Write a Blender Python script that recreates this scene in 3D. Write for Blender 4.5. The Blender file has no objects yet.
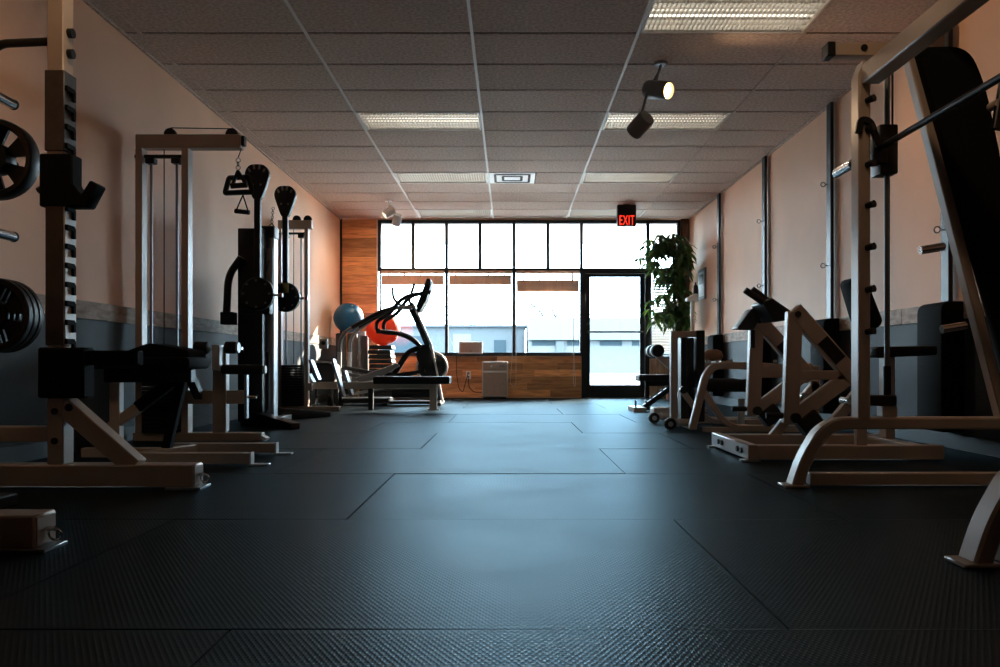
import bpy, bmesh, math, random
from mathutils import Vector, Matrix
random.seed(7)
R = math.radians
SC = bpy.context.scene
COL = SC.collection

# ------------------------------------------------------------------ camera
CAMH, F, VX, VY = 0.57, 800.0, 510.0, 364.0     # eye height, focal length in px, vanishing point
cd = bpy.data.cameras.new('camera'); cam = bpy.data.objects.new('camera', cd); COL.objects.link(cam)
cam.location = (0, 0, CAMH); cam.rotation_euler = (R(90), 0, 0)
cd.sensor_width = 36; cd.lens = 36 * F / 1000
cd.shift_x = (500 - VX) / 1000; cd.shift_y = (VY - 333.5) / 1000
cd.clip_start = 0.05; cd.clip_end = 400
SC.camera = cam
# ------------------------------------------------------------------ sky, sun, exposure
SC.view_settings.view_transform = 'Standard'; SC.view_settings.look = 'None'
SC.view_settings.gamma = 1.0; SC.view_settings.use_curve_mapping = False
SC.view_settings.exposure = 0.0
SKY_STRENGTH, SUN_STRENGTH = 23.5, 44.0
w = bpy.data.worlds.new('sky'); SC.world = w; w.use_nodes = True
bg = w.node_tree.nodes['Background']
bg.inputs[0].default_value = (0.64, 0.86, 1.0, 1); bg.inputs[1].default_value = SKY_STRENGTH
sd = bpy.data.lights.new('sun', 'SUN'); sd.energy = SUN_STRENGTH; sd.angle = R(0.6); sd.color = (1.0, 0.86, 0.70)
sun = bpy.data.objects.new('sun', sd); COL.objects.link(sun)
sun.rotation_euler = Vector((-0.62, -1.0, -0.45)).to_track_quat('-Z', 'Y').to_euler(); sun.location = (8, 20, 8)
LAMP_W = 60.0
SC.cycles.diffuse_bounces = 8; SC.cycles.max_bounces = 12
# portal that guides daylight sampling through the glazed end wall
pd = bpy.data.lights.new('daylight_portal', 'AREA'); pd.shape = 'RECTANGLE'; pd.size = 5.2; pd.size_y = 2.9
pd.cycles.is_portal = True
po = bpy.data.objects.new('daylight_portal', pd); COL.objects.link(po)
po.location = (0.3, 13.75, 1.5); po.rotation_euler = (R(-90), 0, 0)

# ------------------------------------------------------------------ helpers
def X(px, Y): return (px - VX) / F * Y
def Z(py, Y): return CAMH + (VY - py) / F * Y
def P(px, py, Y): return Vector((X(px, Y), Y, Z(py, Y)))
def FY(py): return CAMH * F / (py - VY)          # depth of a floor point seen at row py

LOC = {}
class MB:
    def __init__(s): s.v = []; s.f = []
    def add(s, vs, fs):
        o = len(s.v); s.v += [Vector(v) for v in vs]; s.f += [tuple(i + o for i in f) for f in fs]; return s
    def box(s, x0, x1, y0, y1, z0, z1):
        return s.add([(x0,y0,z0),(x1,y0,z0),(x1,y1,z0),(x0,y1,z0),(x0,y0,z1),(x1,y0,z1),(x1,y1,z1),(x0,y1,z1)],
                     [(0,3,2,1),(4,5,6,7),(0,1,5,4),(1,2,6,5),(2,3,7,6),(3,0,4,7)])
    def cbox(s, c, sz, rot=None):
        m = rot.to_matrix() if rot is not None else Matrix.Identity(3)
        vs = []
        for dz in (-.5, .5):
            for dx, dy in ((-.5,-.5),(.5,-.5),(.5,.5),(-.5,.5)):
                vs.append(Vector(c) + m @ Vector((dx*sz[0], dy*sz[1], dz*sz[2])))
        return s.add(vs, [(0,3,2,1),(4,5,6,7),(0,1,5,4),(1,2,6,5),(2,3,7,6),(3,0,4,7)])
    def sweep(s, path, prof, ref=None, closed=False):
        path = [Vector(p) for p in path]; n = len(path); k = len(prof); vs = []; pu = None
        for i, p in enumerate(path):
            if closed: t = (path[(i+1) % n] - path[i-1]).normalized(); sc = 1
            else:
                a = (path[i] - path[i-1]).normalized() if i else None
                b = (path[i+1] - path[i]).normalized() if i < n-1 else None
                if a is None: t = b; sc = 1
                elif b is None: t = a; sc = 1
                else:
                    t = (a + b).normalized(); sc = 1 / max(.4, t.dot(b))
            if ref is not None: u = Vector(ref)
            elif pu is None:
                u = Vector((0,0,1)) if abs(t.z) < .9 else Vector((0,1,0))
            else: u = pu
            u = (u - t * u.dot(t)).normalized(); pu = u
            v = t.cross(u)
            for (a_, b_) in prof: vs.append(p + u * a_ + v * b_ * sc)
        fs = []
        for i in range(n if closed else n-1):
            j = (i+1) % n
            for q in range(k):
                r = (q+1) % k
                fs.append((i*k+q, i*k+r, j*k+r, j*k+q))
        if not closed:
            fs.append(tuple(range(k-1, -1, -1))); fs.append(tuple((n-1)*k + q for q in range(k)))
        return s.add(vs, fs)
    def tube(s, path, r, seg=10, closed=False):
        return s.sweep(path, [(r*math.cos(2*math.pi*i/seg), r*math.sin(2*math.pi*i/seg)) for i in range(seg)], None, closed)
    def beam(s, p0, p1, wref, wother, ref=(0,1,0)):
        a, b = wref/2, wother/2
        return s.sweep([p0, p1], [(-a,-b),(a,-b),(a,b),(-a,b)], ref)
    def rsweep(s, path, wref, wother, ref=(0,1,0)):
        a, b = wref/2, wother/2; c = min(a, b)*.3
        return s.sweep(path, [(-a,-b+c),(-a+c,-b),(a-c,-b),(a,-b+c),(a,b-c),(a-c,b),(-a+c,b),(-a,b-c)], ref)
    def lathe(s, prof, origin, axis=(0,0,1), seg=20):
        ax = Vector(axis).normalized(); u = ax.orthogonal().normalized(); v = ax.cross(u); o = Vector(origin)
        vs = []; fs = []; n = len(prof)
        for i in range(seg):
            a = 2*math.pi*i/seg; d = u*math.cos(a) + v*math.sin(a)
            for (r, h) in prof: vs.append(o + d*max(r, 1e-4) + ax*h)
        for i in range(seg):
            j = (i+1) % seg
            for q in range(n-1): fs.append((i*n+q, j*n+q, j*n+q+1, i*n+q+1))
        loop = prof[0] == prof[-1]
        if prof[0][0] > 1e-3 and not loop: fs.append(tuple(i*n for i in range(seg-1, -1, -1)))
        if prof[-1][0] > 1e-3 and not loop: fs.append(tuple(i*n+n-1 for i in range(seg)))
        return s.add(vs, fs)
    def cyl(s, p0, p1, r, r2=None, seg=14):
        p0, p1 = Vector(p0), Vector(p1); L = (p1-p0).length
        return s.lathe([(r, 0), (r if r2 is None else r2, L)], p0, p1-p0, seg)
    def roll(s, p0, p1, r, e=.25, seg=18):           # padded roller with rounded ends
        p0, p1 = Vector(p0), Vector(p1); L = (p1-p0).length; c = r*e
        return s.lathe([(r*.25,0),(r-c,0),(r-c*.3,c*.3),(r,c),(r,L-c),(r-c*.3,L-c*.3),(r-c,L),(r*.25,L)], p0, p1-p0, seg)
    def ring(s, c, axis, Rr, r, seg=20, sg=8):
        ax = Vector(axis).normalized(); u = ax.orthogonal().normalized(); v = ax.cross(u)
        return s.tube([Vector(c) + (u*math.cos(2*math.pi*i/seg) + v*math.sin(2*math.pi*i/seg))*Rr for i in range(seg)], r, sg, True)
    def prism(s, poly, plane, a, b):
        m = {'xz': lambda p, q: (p[0], q, p[1]), 'yz': lambda p, q: (q, p[0], p[1]), 'xy': lambda p, q: (p[0], p[1], q)}[plane]
        n = len(poly)
        vs = [m(p, a) for p in poly] + [m(p, b) for p in poly]
        return s.add(vs, [tuple(range(n)), tuple(range(2*n-1, n-1, -1))] + [(i, (i+1) % n + 0, (i+1) % n + n, i+n) for i in range(n)])
    def mesh(s, name, off, bevel=0, seg=1, ang=40):
        me = bpy.data.meshes.new(name); me.from_pydata([v - off for v in s.v], [], s.f)
        bm = bmesh.new(); bm.from_mesh(me)
        bmesh.ops.recalc_face_normals(bm, faces=bm.faces)
        if bevel:
            es = [e for e in bm.edges if len(e.link_faces) == 2 and e.calc_face_angle(0) > R(35)]
            bmesh.ops.bevel(bm, geom=es, offset=bevel, segments=seg, profile=.6, affect='EDGES', clamp_overlap=True)
        bm.to_mesh(me); bm.free()
        for p in me.polygons: p.use_smooth = True
        me.set_sharp_from_angle(angle=R(ang))
        return me
    def build(s, name, mat, parent=None, bevel=0, seg=1, loc=None, label=None, ang=40):
        wl = LOC.get(parent.name, Vector((0,0,0))) if parent else Vector(loc or (0,0,0))
        me = s.mesh(name, wl, bevel, seg, ang); me.materials.append(mat)
        o = bpy.data.objects.new(name, me); COL.objects.link(o)
        if parent: o.parent = parent; LOC[o.name] = wl
        else: o.location = wl; LOC[o.name] = wl
        if label: o['label'] = label
        return o

def tag(o, label, cat=None, group=None, kind=None):
    o['label'] = label
    if cat: o['category'] = cat
    if group: o['group'] = group
    if kind: o['kind'] = kind
    return o
def thing(name, label, cat, loc, group=None):
    o = bpy.data.objects.new(name, None); COL.objects.link(o); o.location = loc; o.empty_display_size = .1
    LOC[o.name] = Vector(loc); return tag(o, label, cat, group)
def struct(name, label=None, loc=(0,0,0)):
    o = bpy.data.objects.new(name, None); COL.objects.link(o); o.location = loc; o.empty_display_size = .1
    LOC[o.name] = Vector(loc); o['kind'] = 'structure'
    if label: o['label'] = label
    return o
def piece(name, me, parent, loc, kind=None):         # shares mesh data, placed relative to its parent
    o = bpy.data.objects.new(name, me); COL.objects.link(o); o.parent = parent; o.location = Vector(loc) - LOC[parent.name]
    LOC[o.name] = Vector(loc)
    if kind: o['kind'] = kind
    return o
def fillet(pts, r, n=5):
    pts = [Vector(p) for p in pts]; out = [pts[0]]
    for i in range(1, len(pts)-1):
        a, b, c = pts[i-1], pts[i], pts[i+1]
        d = min(r, (a-b).length*.48, (c-b).length*.48)
        p, q = b + (a-b).normalized()*d, b + (c-b).normalized()*d
        for k in range(n+1):
            t = k/n; out.append(p*(1-t)**2 + b*2*t*(1-t) + q*t*t)
    out.append(pts[-1]); return out
def rpoly(pts, r, n=5):                               # rounded closed 2-D outline
    out = []; m = len(pts)
    for i in range(m):
        a, b, c = Vector(pts[i-1]), Vector(pts[i]), Vector(pts[(i+1) % m])
        rr = r[i] if isinstance(r, (list, tuple)) else r
        d = min(rr, (a-b).length*.48, (c-b).length*.48)
        if d <= 0: out.append(b); continue
        p, q = b + (a-b).normalized()*d, b + (c-b).normalized()*d
        for k in range(n+1):
            t = k/n; out.append(p*(1-t)**2 + b*2*t*(1-t) + q*t*t)
    return [tuple(v) for v in out]

# ------------------------------------------------------------------ materials
def mat(name, col, rough=.5, metal=0, var=0, vscale=6, bump=0, bscale=60, spec=.5, coat=0, rand=0):
    m = bpy.data.materials.new(name); m.use_nodes = True; nt = m.node_tree; b = nt.nodes['Principled BSDF']
    b.inputs['Base Color'].default_value = (*col, 1); b.inputs['Roughness'].default_value = rough
    b.inputs['Metallic'].default_value = metal; b.inputs['Specular IOR Level'].default_value = spec
    b.inputs['Coat Weight'].default_value = coat
    tc = nt.nodes.new('ShaderNodeTexCoord')
    if var or rand:
        nz = nt.nodes.new('ShaderNodeTexNoise'); nz.inputs['Scale'].default_value = vscale; nz.inputs['Detail'].default_value = 6
        nt.links.new(tc.outputs['Object'], nz.inputs['Vector'])
        cr = nt.nodes.new('ShaderNodeValToRGB')
        cr.color_ramp.elements[0].position = .3; cr.color_ramp.elements[1].position = .7
        cr.color_ramp.elements[0].color = (*[c*(1-var) for c in col], 1); cr.color_ramp.elements[1].color = (*[min(1, c*(1+var)) for c in col], 1)
        nt.links.new(nz.outputs['Fac'], cr.inputs['Fac'])
        last = cr.outputs['Color']
        if rand:
            oi = nt.nodes.new('ShaderNodeObjectInfo'); mr = nt.nodes.new('ShaderNodeMapRange')
            mr.inputs['To Min'].default_value = 1-rand; mr.inputs['To Max'].default_value = 1+rand
            nt.links.new(oi.outputs['Random'], mr.inputs['Value'])
            hs = nt.nodes.new('ShaderNodeHueSaturation'); nt.links.new(mr.outputs[0], hs.inputs['Value']); nt.links.new(last, hs.inputs['Color']); last = hs.outputs['Color']
        nt.links.new(last, b.inputs['Base Color'])
    if bump:
        n2 = nt.nodes.new('ShaderNodeTexNoise'); n2.inputs['Scale'].default_value = bscale; n2.inputs['Detail'].default_value = 4
        nt.links.new(tc.outputs['Object'], n2.inputs['Vector'])
        bp = nt.nodes.new('ShaderNodeBump'); bp.inputs['Strength'].default_value = bump; bp.inputs['Distance'].default_value = .01
        nt.links.new(n2.outputs['Fac'], bp.inputs['Height']); nt.links.new(bp.outputs[0], b.inputs['Normal'])
    return m
def emis(name, col, st):
    m = bpy.data.materials.new(name); m.use_nodes = True; nt = m.node_tree; nt.nodes.clear()
    e = nt.nodes.new('ShaderNodeEmission'); e.inputs[0].default_value = (*col, 1); e.inputs[1].default_value = st
    o = nt.nodes.new('ShaderNodeOutputMaterial'); nt.links.new(e.outputs[0], o.inputs[0]); return m
def glassmat(name, tint=(1,1,1), rough=0.02):
    m = bpy.data.materials.new(name); m.use_nodes = True; nt = m.node_tree; nt.nodes.clear()
    t = nt.nodes.new('ShaderNodeBsdfTransparent'); t.inputs[0].default_value = (*tint, 1)
    g = nt.nodes.new('ShaderNodeBsdfGlossy'); g.inputs['Roughness'].default_value = rough
    fr = nt.nodes.new('ShaderNodeFresnel'); fr.inputs[0].default_value = 1.45
    mx = nt.nodes.new('ShaderNodeMixShader'); o = nt.nodes.new('ShaderNodeOutputMaterial')
    nt.links.new(fr.outputs[0], mx.inputs[0]); nt.links.new(t.outputs[0], mx.inputs[1]); nt.links.new(g.outputs[0], mx.inputs[2])
    nt.links.new(mx.outputs[0], o.inputs[0]); return m

def rubber_mat():
    m = mat('rubber_mat', (.0045, .006, .007), .5, var=.3, vscale=3, rand=.15, spec=.10); nt = m.node_tree; b = nt.nodes['Principled BSDF']
    tc = nt.nodes.new('ShaderNodeTexCoord'); sp = nt.nodes.new('ShaderNodeSeparateXYZ')
    nt.links.new(tc.outputs['Object'], sp.inputs[0])
    def M(op, a, bb=None):
        n = nt.nodes.new('ShaderNodeMath'); n.operation = op
        for i, q in enumerate((a, bb)):
            if q is None: continue
            if isinstance(q, (int, float)): n.inputs[i].default_value = q
            else: nt.links.new(q, n.inputs[i])
        return n.outputs[0]
    b.inputs['Specular IOR Level'].default_value = 0
    gl = nt.nodes.new('ShaderNodeBsdfGlossy'); gl.inputs[0].default_value = (.66, .87, 1, 1)
    mx = nt.nodes.new('ShaderNodeMixShader'); mx.inputs[0].default_value = .11
    out = [n for n in nt.nodes if n.type == 'OUTPUT_MATERIAL'][0]
    nt.links.new(b.outputs[0], mx.inputs[1]); nt.links.new(gl.outputs[0], mx.inputs[2]); nt.links.new(mx.outputs[0], out.inputs[0])
    kx, ky = 2*math.pi/.014, 2*math.pi/.024
    a = M('SINE', M('MULTIPLY', sp.outputs[0], kx)); c = M('SINE', M('MULTIPLY', sp.outputs[1], ky))
    h = M('MULTIPLY', a, c)                                   # staggered little studs
    h = M('SMOOTH_MAX', h, -.1); 
    nz = nt.nodes.new('ShaderNodeTexNoise'); nz.inputs['Scale'].default_value = 2.2; nz.inputs['Detail'].default_value = 5
    nt.links.new(tc.outputs['Object'], nz.inputs['Vector'])
    rr = nt.nodes.new('ShaderNodeMapRange'); rr.inputs['From Min'].default_value = .3; rr.inputs['From Max'].default_value = .7
    rr.inputs['To Min'].default_value = .31; rr.inputs['To Max'].default_value = .37
    nt.links.new(nz.outputs['Fac'], rr.inputs['Value']); nt.links.new(rr.outputs[0], gl.inputs['Roughness'])
    bp = nt.nodes.new('ShaderNodeBump'); bp.inputs['Strength'].default_value = .45; bp.inputs['Distance'].default_value = .0018
    nt.links.new(h, bp.inputs['Height']); nt.links.new(bp.outputs[0], b.inputs['Normal']); nt.links.new(bp.outputs[0], gl.inputs['Normal'])
    return m
def wood(name, c1, c2, rand=.3, stretch=(1.2, 14, 14), rough=.45):
    m = bpy.data.materials.new(name); m.use_nodes = True; nt = m.node_tree; b = nt.nodes['Principled BSDF']
    b.inputs['Roughness'].default_value = rough
    tc = nt.nodes.new('ShaderNodeTexCoord'); mp = nt.nodes.new('ShaderNodeMapping'); mp.inputs['Scale'].default_value = stretch
    oi = nt.nodes.new('ShaderNodeObjectInfo'); ad = nt.nodes.new('ShaderNodeVectorMath'); ad.operation = 'ADD'
    ml = nt.nodes.new('ShaderNodeMath'); ml.operation = 'MULTIPLY'; ml.inputs[1].default_value = 50
    nt.links.new(oi.outputs['Random'], ml.inputs[0])
    nt.links.new(tc.outputs['Object'], ad.inputs[0]); nt.links.new(ml.outputs[0], ad.inputs[1]); nt.links.new(ad.outputs[0], mp.inputs[0])
    nz = nt.nodes.new('ShaderNodeTexNoise'); nz.inputs['Scale'].default_value = 2.5; nz.inputs['Detail'].default_value = 8; nz.inputs['Distortion'].default_value = .6
    nt.links.new(mp.outputs[0], nz.inputs['Vector'])
    cr = nt.nodes.new('ShaderNodeValToRGB'); e = cr.color_ramp.elements
    e[0].position = .3; e[0].color = (*c1, 1); e[1].position = .7; e[1].color = (*c2, 1)
    nt.links.new(nz.outputs['Fac'], cr.inputs['Fac'])
    hs = nt.nodes.new('ShaderNodeHueSaturation'); mr = nt.nodes.new('ShaderNodeMapRange')
    mr.inputs['To Min'].default_value = 1-rand; mr.inputs['To Max'].default_value = 1+rand*.6
    nt.links.new(oi.outputs['Random'], mr.inputs['Value']); nt.links.new(mr.outputs[0], hs.inputs['Value'])
    nt.links.new(cr.outputs[0], hs.inputs['Color']); nt.links.new(hs.outputs[0], b.inputs['Base Color'])
    return m

M = {
 'mat': rubber_mat(),
 'slab': mat('concrete_slab', (.01,.011,.012), .9),
 'paint': mat('beige_paint', (.87,.54,.36), .62, spec=.3, var=.05, vscale=1.5, bump=.08, bscale=120),
 'wains': mat('slate_paint', (.028,.038,.047), .65, spec=.3, var=.12, vscale=3, bump=.1, bscale=90),
 'rail': wood('worn_rail_wood', (.30,.20,.14), (.62,.47,.36), .2, (1.5, 3, 10), .7),
 'plank': wood('warm_plank', (.50,.22,.080), (.92,.49,.21), .45, (1.3, 10, 12)),
 'plank_v': wood('pale_board', (.34,.20,.12), (.62,.42,.28), .25, (10, 10, 1.5)),
 'post': wood('dark_post', (.10,.04,.02), (.22,.09,.04), .1, (10, 10, 1.5)),
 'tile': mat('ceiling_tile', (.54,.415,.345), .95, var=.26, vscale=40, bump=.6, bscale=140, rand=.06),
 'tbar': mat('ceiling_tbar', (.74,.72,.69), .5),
 'groove': mat('ceiling_void', (.03,.028,.027), .9),
 'white': mat('white_enamel', (.80,.79,.77), .4),
 'black': mat('black_vinyl', (.008,.009,.010), .5, bump=.15, bscale=90, spec=.35),
 'blackm': mat('black_metal', (.009,.010,.011), .42, spec=.4),
 'matte': mat('matte_black', (.007,.0075,.008), .85, spec=.12),
 'foam': mat('black_foam', (.016,.017,.019), .75, bump=.2, bscale=150),
 'iron': mat('cast_iron', (.012,.013,.014), .45, spec=.4, var=.2, vscale=20, bump=.15, bscale=60),
 'frame': mat('almond_frame_paint', (.48,.39,.32), .36, var=.06, vscale=5, bump=.03, bscale=40),
 'dframe': mat('gunmetal_sheath', (.085,.075,.07), .4, metal=.5, var=.15, vscale=20),
 'chrome': mat('chrome', (.62,.62,.62), .16, metal=1),
 'steel': mat('satin_steel', (.30,.32,.34), .34, metal=1, var=.06, vscale=10),
 'galv': mat('dull_steel', (.20,.22,.24), .45, metal=.8),
 'alu': mat('dark_aluminium', (.018,.022,.026), .4, metal=.3),
 'silverp': mat('silver_plastic', (.55,.57,.58), .35),
 'greyp': mat('grey_plastic', (.20,.21,.22), .45),
 'greymat': mat('grey_foam_mat', (.17,.175,.18), .85, bump=.3, bscale=120, rand=.25),
 'orange': mat('orange_vinyl', (.88,.115,.035), .38, var=.03, vscale=3),
 'blue': mat('blue_vinyl', (.002,.12,.28), .36),
 'brownv': mat('brown_vinyl', (.23,.12,.07), .5, var=.15, vscale=6),
 'greyv': mat('grey_vinyl', (.055,.058,.06), .42, bump=.2, bscale=80),
 'louver': mat('louver_white', (.62,.60,.56), .35, metal=.3),
 'leaf': mat('leaf', (.050,.100,.025), .45, var=.45, vscale=5),
 'bark': mat('bark', (.11,.075,.045), .85, var=.3, vscale=20),
 'pot': mat('terracotta', (.30,.12,.06), .8, var=.1, vscale=6),
 'soil': mat('soil', (.03,.02,.015), .95),
 'blind': mat('tan_blind', (.80,.60,.46), .7, var=.15, vscale=20),
 'blindw': mat('white_blind', (.66,.66,.64), .6),
 'cord': mat('cord_white', (.72,.68,.62), .7),
 'grille': mat('taupe_grille', (.33,.27,.235), .6, var=.1, vscale=60),
 'red': mat('red_plastic', (.5,.02,.015), .4),
 'yellow': mat('sticker_yellow', (.75,.55,.2), .5),
 'exit': emis('exit_glow', (1.0,.035,.015), 2.0),
 'lens_on': emis('lamp_lens', (1.0,.62,.27), 14.0),
 'lens_on2': emis('lamp_lens_soft', (1.0,.78,.52), 5.0),
 'tube': emis('fluorescent_tube', (1.0,.90,.74), 3.2),
 'glass': glassmat('window_glass', (.97,.985,.99)),
 'frost': glassmat('door_glass', (.93,.97,.985)),
 'paving': mat('bounce_paving', (.72,.72,.72), .9, var=.1, vscale=.5),  # paving whitened to bounce daylight up onto the ceiling
 'asphalt': mat('wet_asphalt', (.045,.047,.05), .9, var=.1, vscale=.6),
 'soffit': mat('soffit_white', (.82,.82,.80), .8),
 'bldg': mat('far_stucco', (.066,.077,.085), .9, var=.06, vscale=.4),
 'bldgw': mat('far_white', (.11,.115,.118), .9),
 'bldgd': mat('far_trim', (.05,.06,.07), .7),
 'bldgg': mat('far_window', (.03,.045,.055), .9, spec=.05),
 'twig': mat('bare_twig', (.09,.08,.075), .9),
}

def translucent(m, amt, col):                        # thin things that glow against the daylight
    nt = m.node_tree; b = nt.nodes['Principled BSDF']; t = nt.nodes.new('ShaderNodeBsdfTranslucent'); t.inputs[0].default_value = (*col, 1)
    mx = nt.nodes.new('ShaderNodeMixShader'); mx.inputs[0].default_value = amt
    out = [n for n in nt.nodes if n.type == 'OUTPUT_MATERIAL'][0]
    nt.links.new(b.outputs[0], mx.inputs[1]); nt.links.new(t.outputs[0], mx.inputs[2]); nt.links.new(mx.outputs[0], out.inputs[0])
translucent(M['blind'], .45, (.80,.60,.46)); translucent(M['blindw'], .14, (.60,.62,.62)); translucent(M['leaf'], .22, (.10,.20,.03)); translucent(M['orange'], .12, (1.0,.12,.03))
# ================================================================== room shell
XL, XR, YB, H = -2.84, 3.0, 13.4, 3.0
Y0 = -8.5
# ---- floor of rubber mats
floor = struct('floor', 'black studded rubber mat flooring')
MB().box(XL, XR, Y0, YB, -.06, -.013).build('floor_slab', M['slab'], floor)
ROW, MW, GAP = 1.22, 1.83, .006
rows = [1.72 + ROW*k for k in range(-1, 10)]
k = 0
for ri, y0 in enumerate(rows):
    y1 = min(y0 + ROW, YB - .02)
    if y1 - y0 < .1: continue
    off = .6 if ri % 2 else -.6                       # staggered long seams
    edges = [XL + .01] + [e for e in (off + MW*j for j in range(-3, 4)) if XL + .15 < e < XR - .15] + [XR - .01]
    for a, b_ in zip(edges, edges[1:]):
        lift = random.uniform(-.0012, .0012)
        MB().box(a + GAP/2, b_ - GAP/2, y0 + GAP/2, y1 - GAP/2, -.012, lift).build('rubber_mat', M['mat'], floor, ang=12)
MB().box(XL + .01, XR - .01, Y0 + .02, rows[0] - .002, -.012, 0).build('rubber_mat', M['mat'], floor)

# ---- side walls
def side_wall(name, x0, x1):
    o = MB().box(x0, x1, Y0, YB + .2, -.1, H + .1).build(name, M['paint']); o['kind'] = 'structure'
    return o
tag(side_wall('wall_left', XL - .12, XL), 'beige painted wall on the left')
tag(side_wall('wall_right', XR, XR + .12), 'beige painted wall on the right')
o = MB().box(XL - .12, XR + .12, Y0 - .12, Y0, -.1, H + .1).build('wall_rear', M['wains']); o['kind'] = 'structure'
for nm, x0, x1 in (('left', XL, XL + .008), ('right', XR - .008, XR)):
    o = MB().box(x0, x1, Y0, YB, 0, .87).build('wainscot_' + nm, M['wains']); tag(o, 'slate blue lower wall panelling on the ' + nm, kind='structure')
n = 0
for nm, x0, x1 in (('left', XL, XL + .022), ('right', XR - .022, XR)):
    n += 1
    tr = struct('trim_%d' % n, 'worn wooden chair rail along the %s wall' % nm)
    y = Y0
    while y < YB - .1:
        y2 = min(y + 2.43, YB); MB().box(x0, x1, y + .002, y2 - .002, .87, .99).build('rail_board', M['rail'], tr, bevel=.003); y = y2
o = MB().box(XL, XL + .014, Y0, YB, 0, .1).build('baseboard_left', M['blackm']); o['kind'] = 'structure'
o = MB().box(XR - .014, XR, Y0, YB, 0, .1).build('baseboard_right', M['blackm']); o['kind'] = 'structure'

# ---- ceiling: tiles in long light T bars
ceil = struct('ceiling', 'suspended ceiling of two by four foot tiles')
MB().box(XL, XR, Y0, YB + .2, H + .13, H + .18).build('ceiling_void', M['groove'], ceil)
TB = [-2.72, -1.50, -.28, .94, 2.16]
CY0 = 5.877 - .6096*4; CELL = .6096
cols = [XL + .002] + TB + [XR - .002]
ny = int((YB - CY0)/CELL) + 1
def is_cell(ci, ri):
    y = CY0 + ri*CELL
    for (c, yy) in LIGHTS: 
        if c == ci and abs(y - yy) < .1: return True
    return False
r_of = lambda k: CY0 + k*CELL
# light cells: column 2 = -1.50..-0.28, column 4 = 0.94..2.16
LIGHTS = [(4, r_of(3)), (2, r_of(7)), (4, r_of(7)), (2, r_of(11)), (4, r_of(11)), (2, r_of(15)), (4, r_of(15))]
VENT_ROW = 11
tile_cache = {}
for ci in range(len(cols)-1):
    x0, x1 = cols[ci] + .009, cols[ci+1] - .009
    if ci == 0: x0 = XL + .004
    if ci == len(cols)-2: x1 = XR - .004
    for ri in range(ny):
        y0 = r_of(ri); y1 = min(y0 + CELL, YB - .03)
        if y1 - y0 < .06 or is_cell(ci, ri): continue
        vx0 = x0
        if ci == 3 and ri == VENT_ROW: vx0 = x0 + .605      # the air vent takes the left half of this cell
        key = (round(x1 - vx0, 3), round(y1 - y0, 3))
        if key not in tile_cache:
            wx, wy = x1 - vx0, y1 - y0
            tile_cache[key] = MB().box(-wx/2, wx/2, -wy/2 + .012, wy/2 - .012, 0, .02).mesh('ceiling_tile', Vector((0,0,0)), .003)
            tile_cache[key].materials.append(M['tile'])
        piece('ceiling_tile', tile_cache[key], ceil, ((vx0 + x1)/2, (y0 + y1)/2, H))
MB().box(XL + .004, XR - .004, Y0 + .01, CY0 - .006, H, H + .02).build('ceiling_tile', M['tile'], ceil)
for x in TB:
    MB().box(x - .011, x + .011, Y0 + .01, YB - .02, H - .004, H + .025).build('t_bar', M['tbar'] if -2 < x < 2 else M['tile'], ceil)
for ri in range(ny):                                  # recessed dark cross tees
    MB().box(XL + .01, XR - .01, r_of(ri) - .012, r_of(ri) + .012, H + .008, H + .026).build('cross_tee', M['groove'], ceil)
MB().box(XL, XL + .02, Y0, YB, H - .018, H).build('wall_angle', M['tile'], ceil)
MB().box(XR - .02, XR, Y0, YB, H - .018, H).build('wall_angle', M['tile'], ceil)

# ---- troffers
tl = ['brightest fluorescent ceiling light with louvred lens, nearest the camera',
      'louvred fluorescent ceiling light in the second row, left of centre',
      'louvred fluorescent ceiling light behind the hanging spotlights',
      'louvred fluorescent ceiling light left of the ceiling air vent',
      'louvred fluorescent ceiling light in the third row, right of the air vent',
      'louvred fluorescent ceiling light near the transom windows, left',
      'louvred fluorescent ceiling light near the transom windows, behind the exit sign']
def troffer_meshes():
    hx, hy = .595, .292
    pan = MB(); z0, z1 = -.002, .1
    for a in (-1, 1):
        pan.box(a*hx - (.012 if a > 0 else 0), a*hx + (.012 if a < 0 else 0), -hy, hy, z0, z1)
    pan.box(-hx, hx, -hy, -hy + .012, z0, z1); pan.box(-hx, hx, hy - .012, hy, z0, z1); pan.box(-hx, hx, -hy, hy, z1, z1 + .01)
    tubes = [MB().cyl((-hx + .03, y, .062), (hx - .03, y, .062), .017, seg=10) for y in (-.145, .145)]
    lou = MB()
    for i in range(37):
        x = -hx + .02 + i*(2*hx - .04)/36; lou.box(x - .0022, x + .0022, -hy + .013, hy - .013, .006, .030)
    for i in range(7):
        y = -hy + .03 + i*(2*hy - .06)/6; lou.box(-hx + .013, hx - .013, y - .0016, y + .0016, .006, .026)
    fr = MB()
    for y in (-hy, hy - .016): fr.box(-hx, hx, y, y + .016, -.006, -.002)
    for x in (-hx, hx - .016): fr.box(x, x + .016, -hy, hy, -.006, -.002)
    out = [('housing', pan, 'white'), ('frame', fr, 'tbar'), ('louver', lou, 'louver'), ('lamp_tube', tubes[0], 'tube'), ('lamp_tube', tubes[1], 'tube')]
    res = []
    for nm, mb, mk in out:
        me = mb.mesh(nm, Vector((0,0,0))); me.materials.append(M[mk]); res.append((nm, me))
    return res
TM = troffer_meshes()
for (ci, y), lab in zip(LIGHTS, tl):
    c = ((cols[ci] + cols[ci+1])/2, y + CELL/2, H)
    t = thing('ceiling_light', lab, 'ceiling light', c, 'fluorescent troffers in the ceiling')
    for nm, me in TM: piece(nm, me, t, c)
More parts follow.
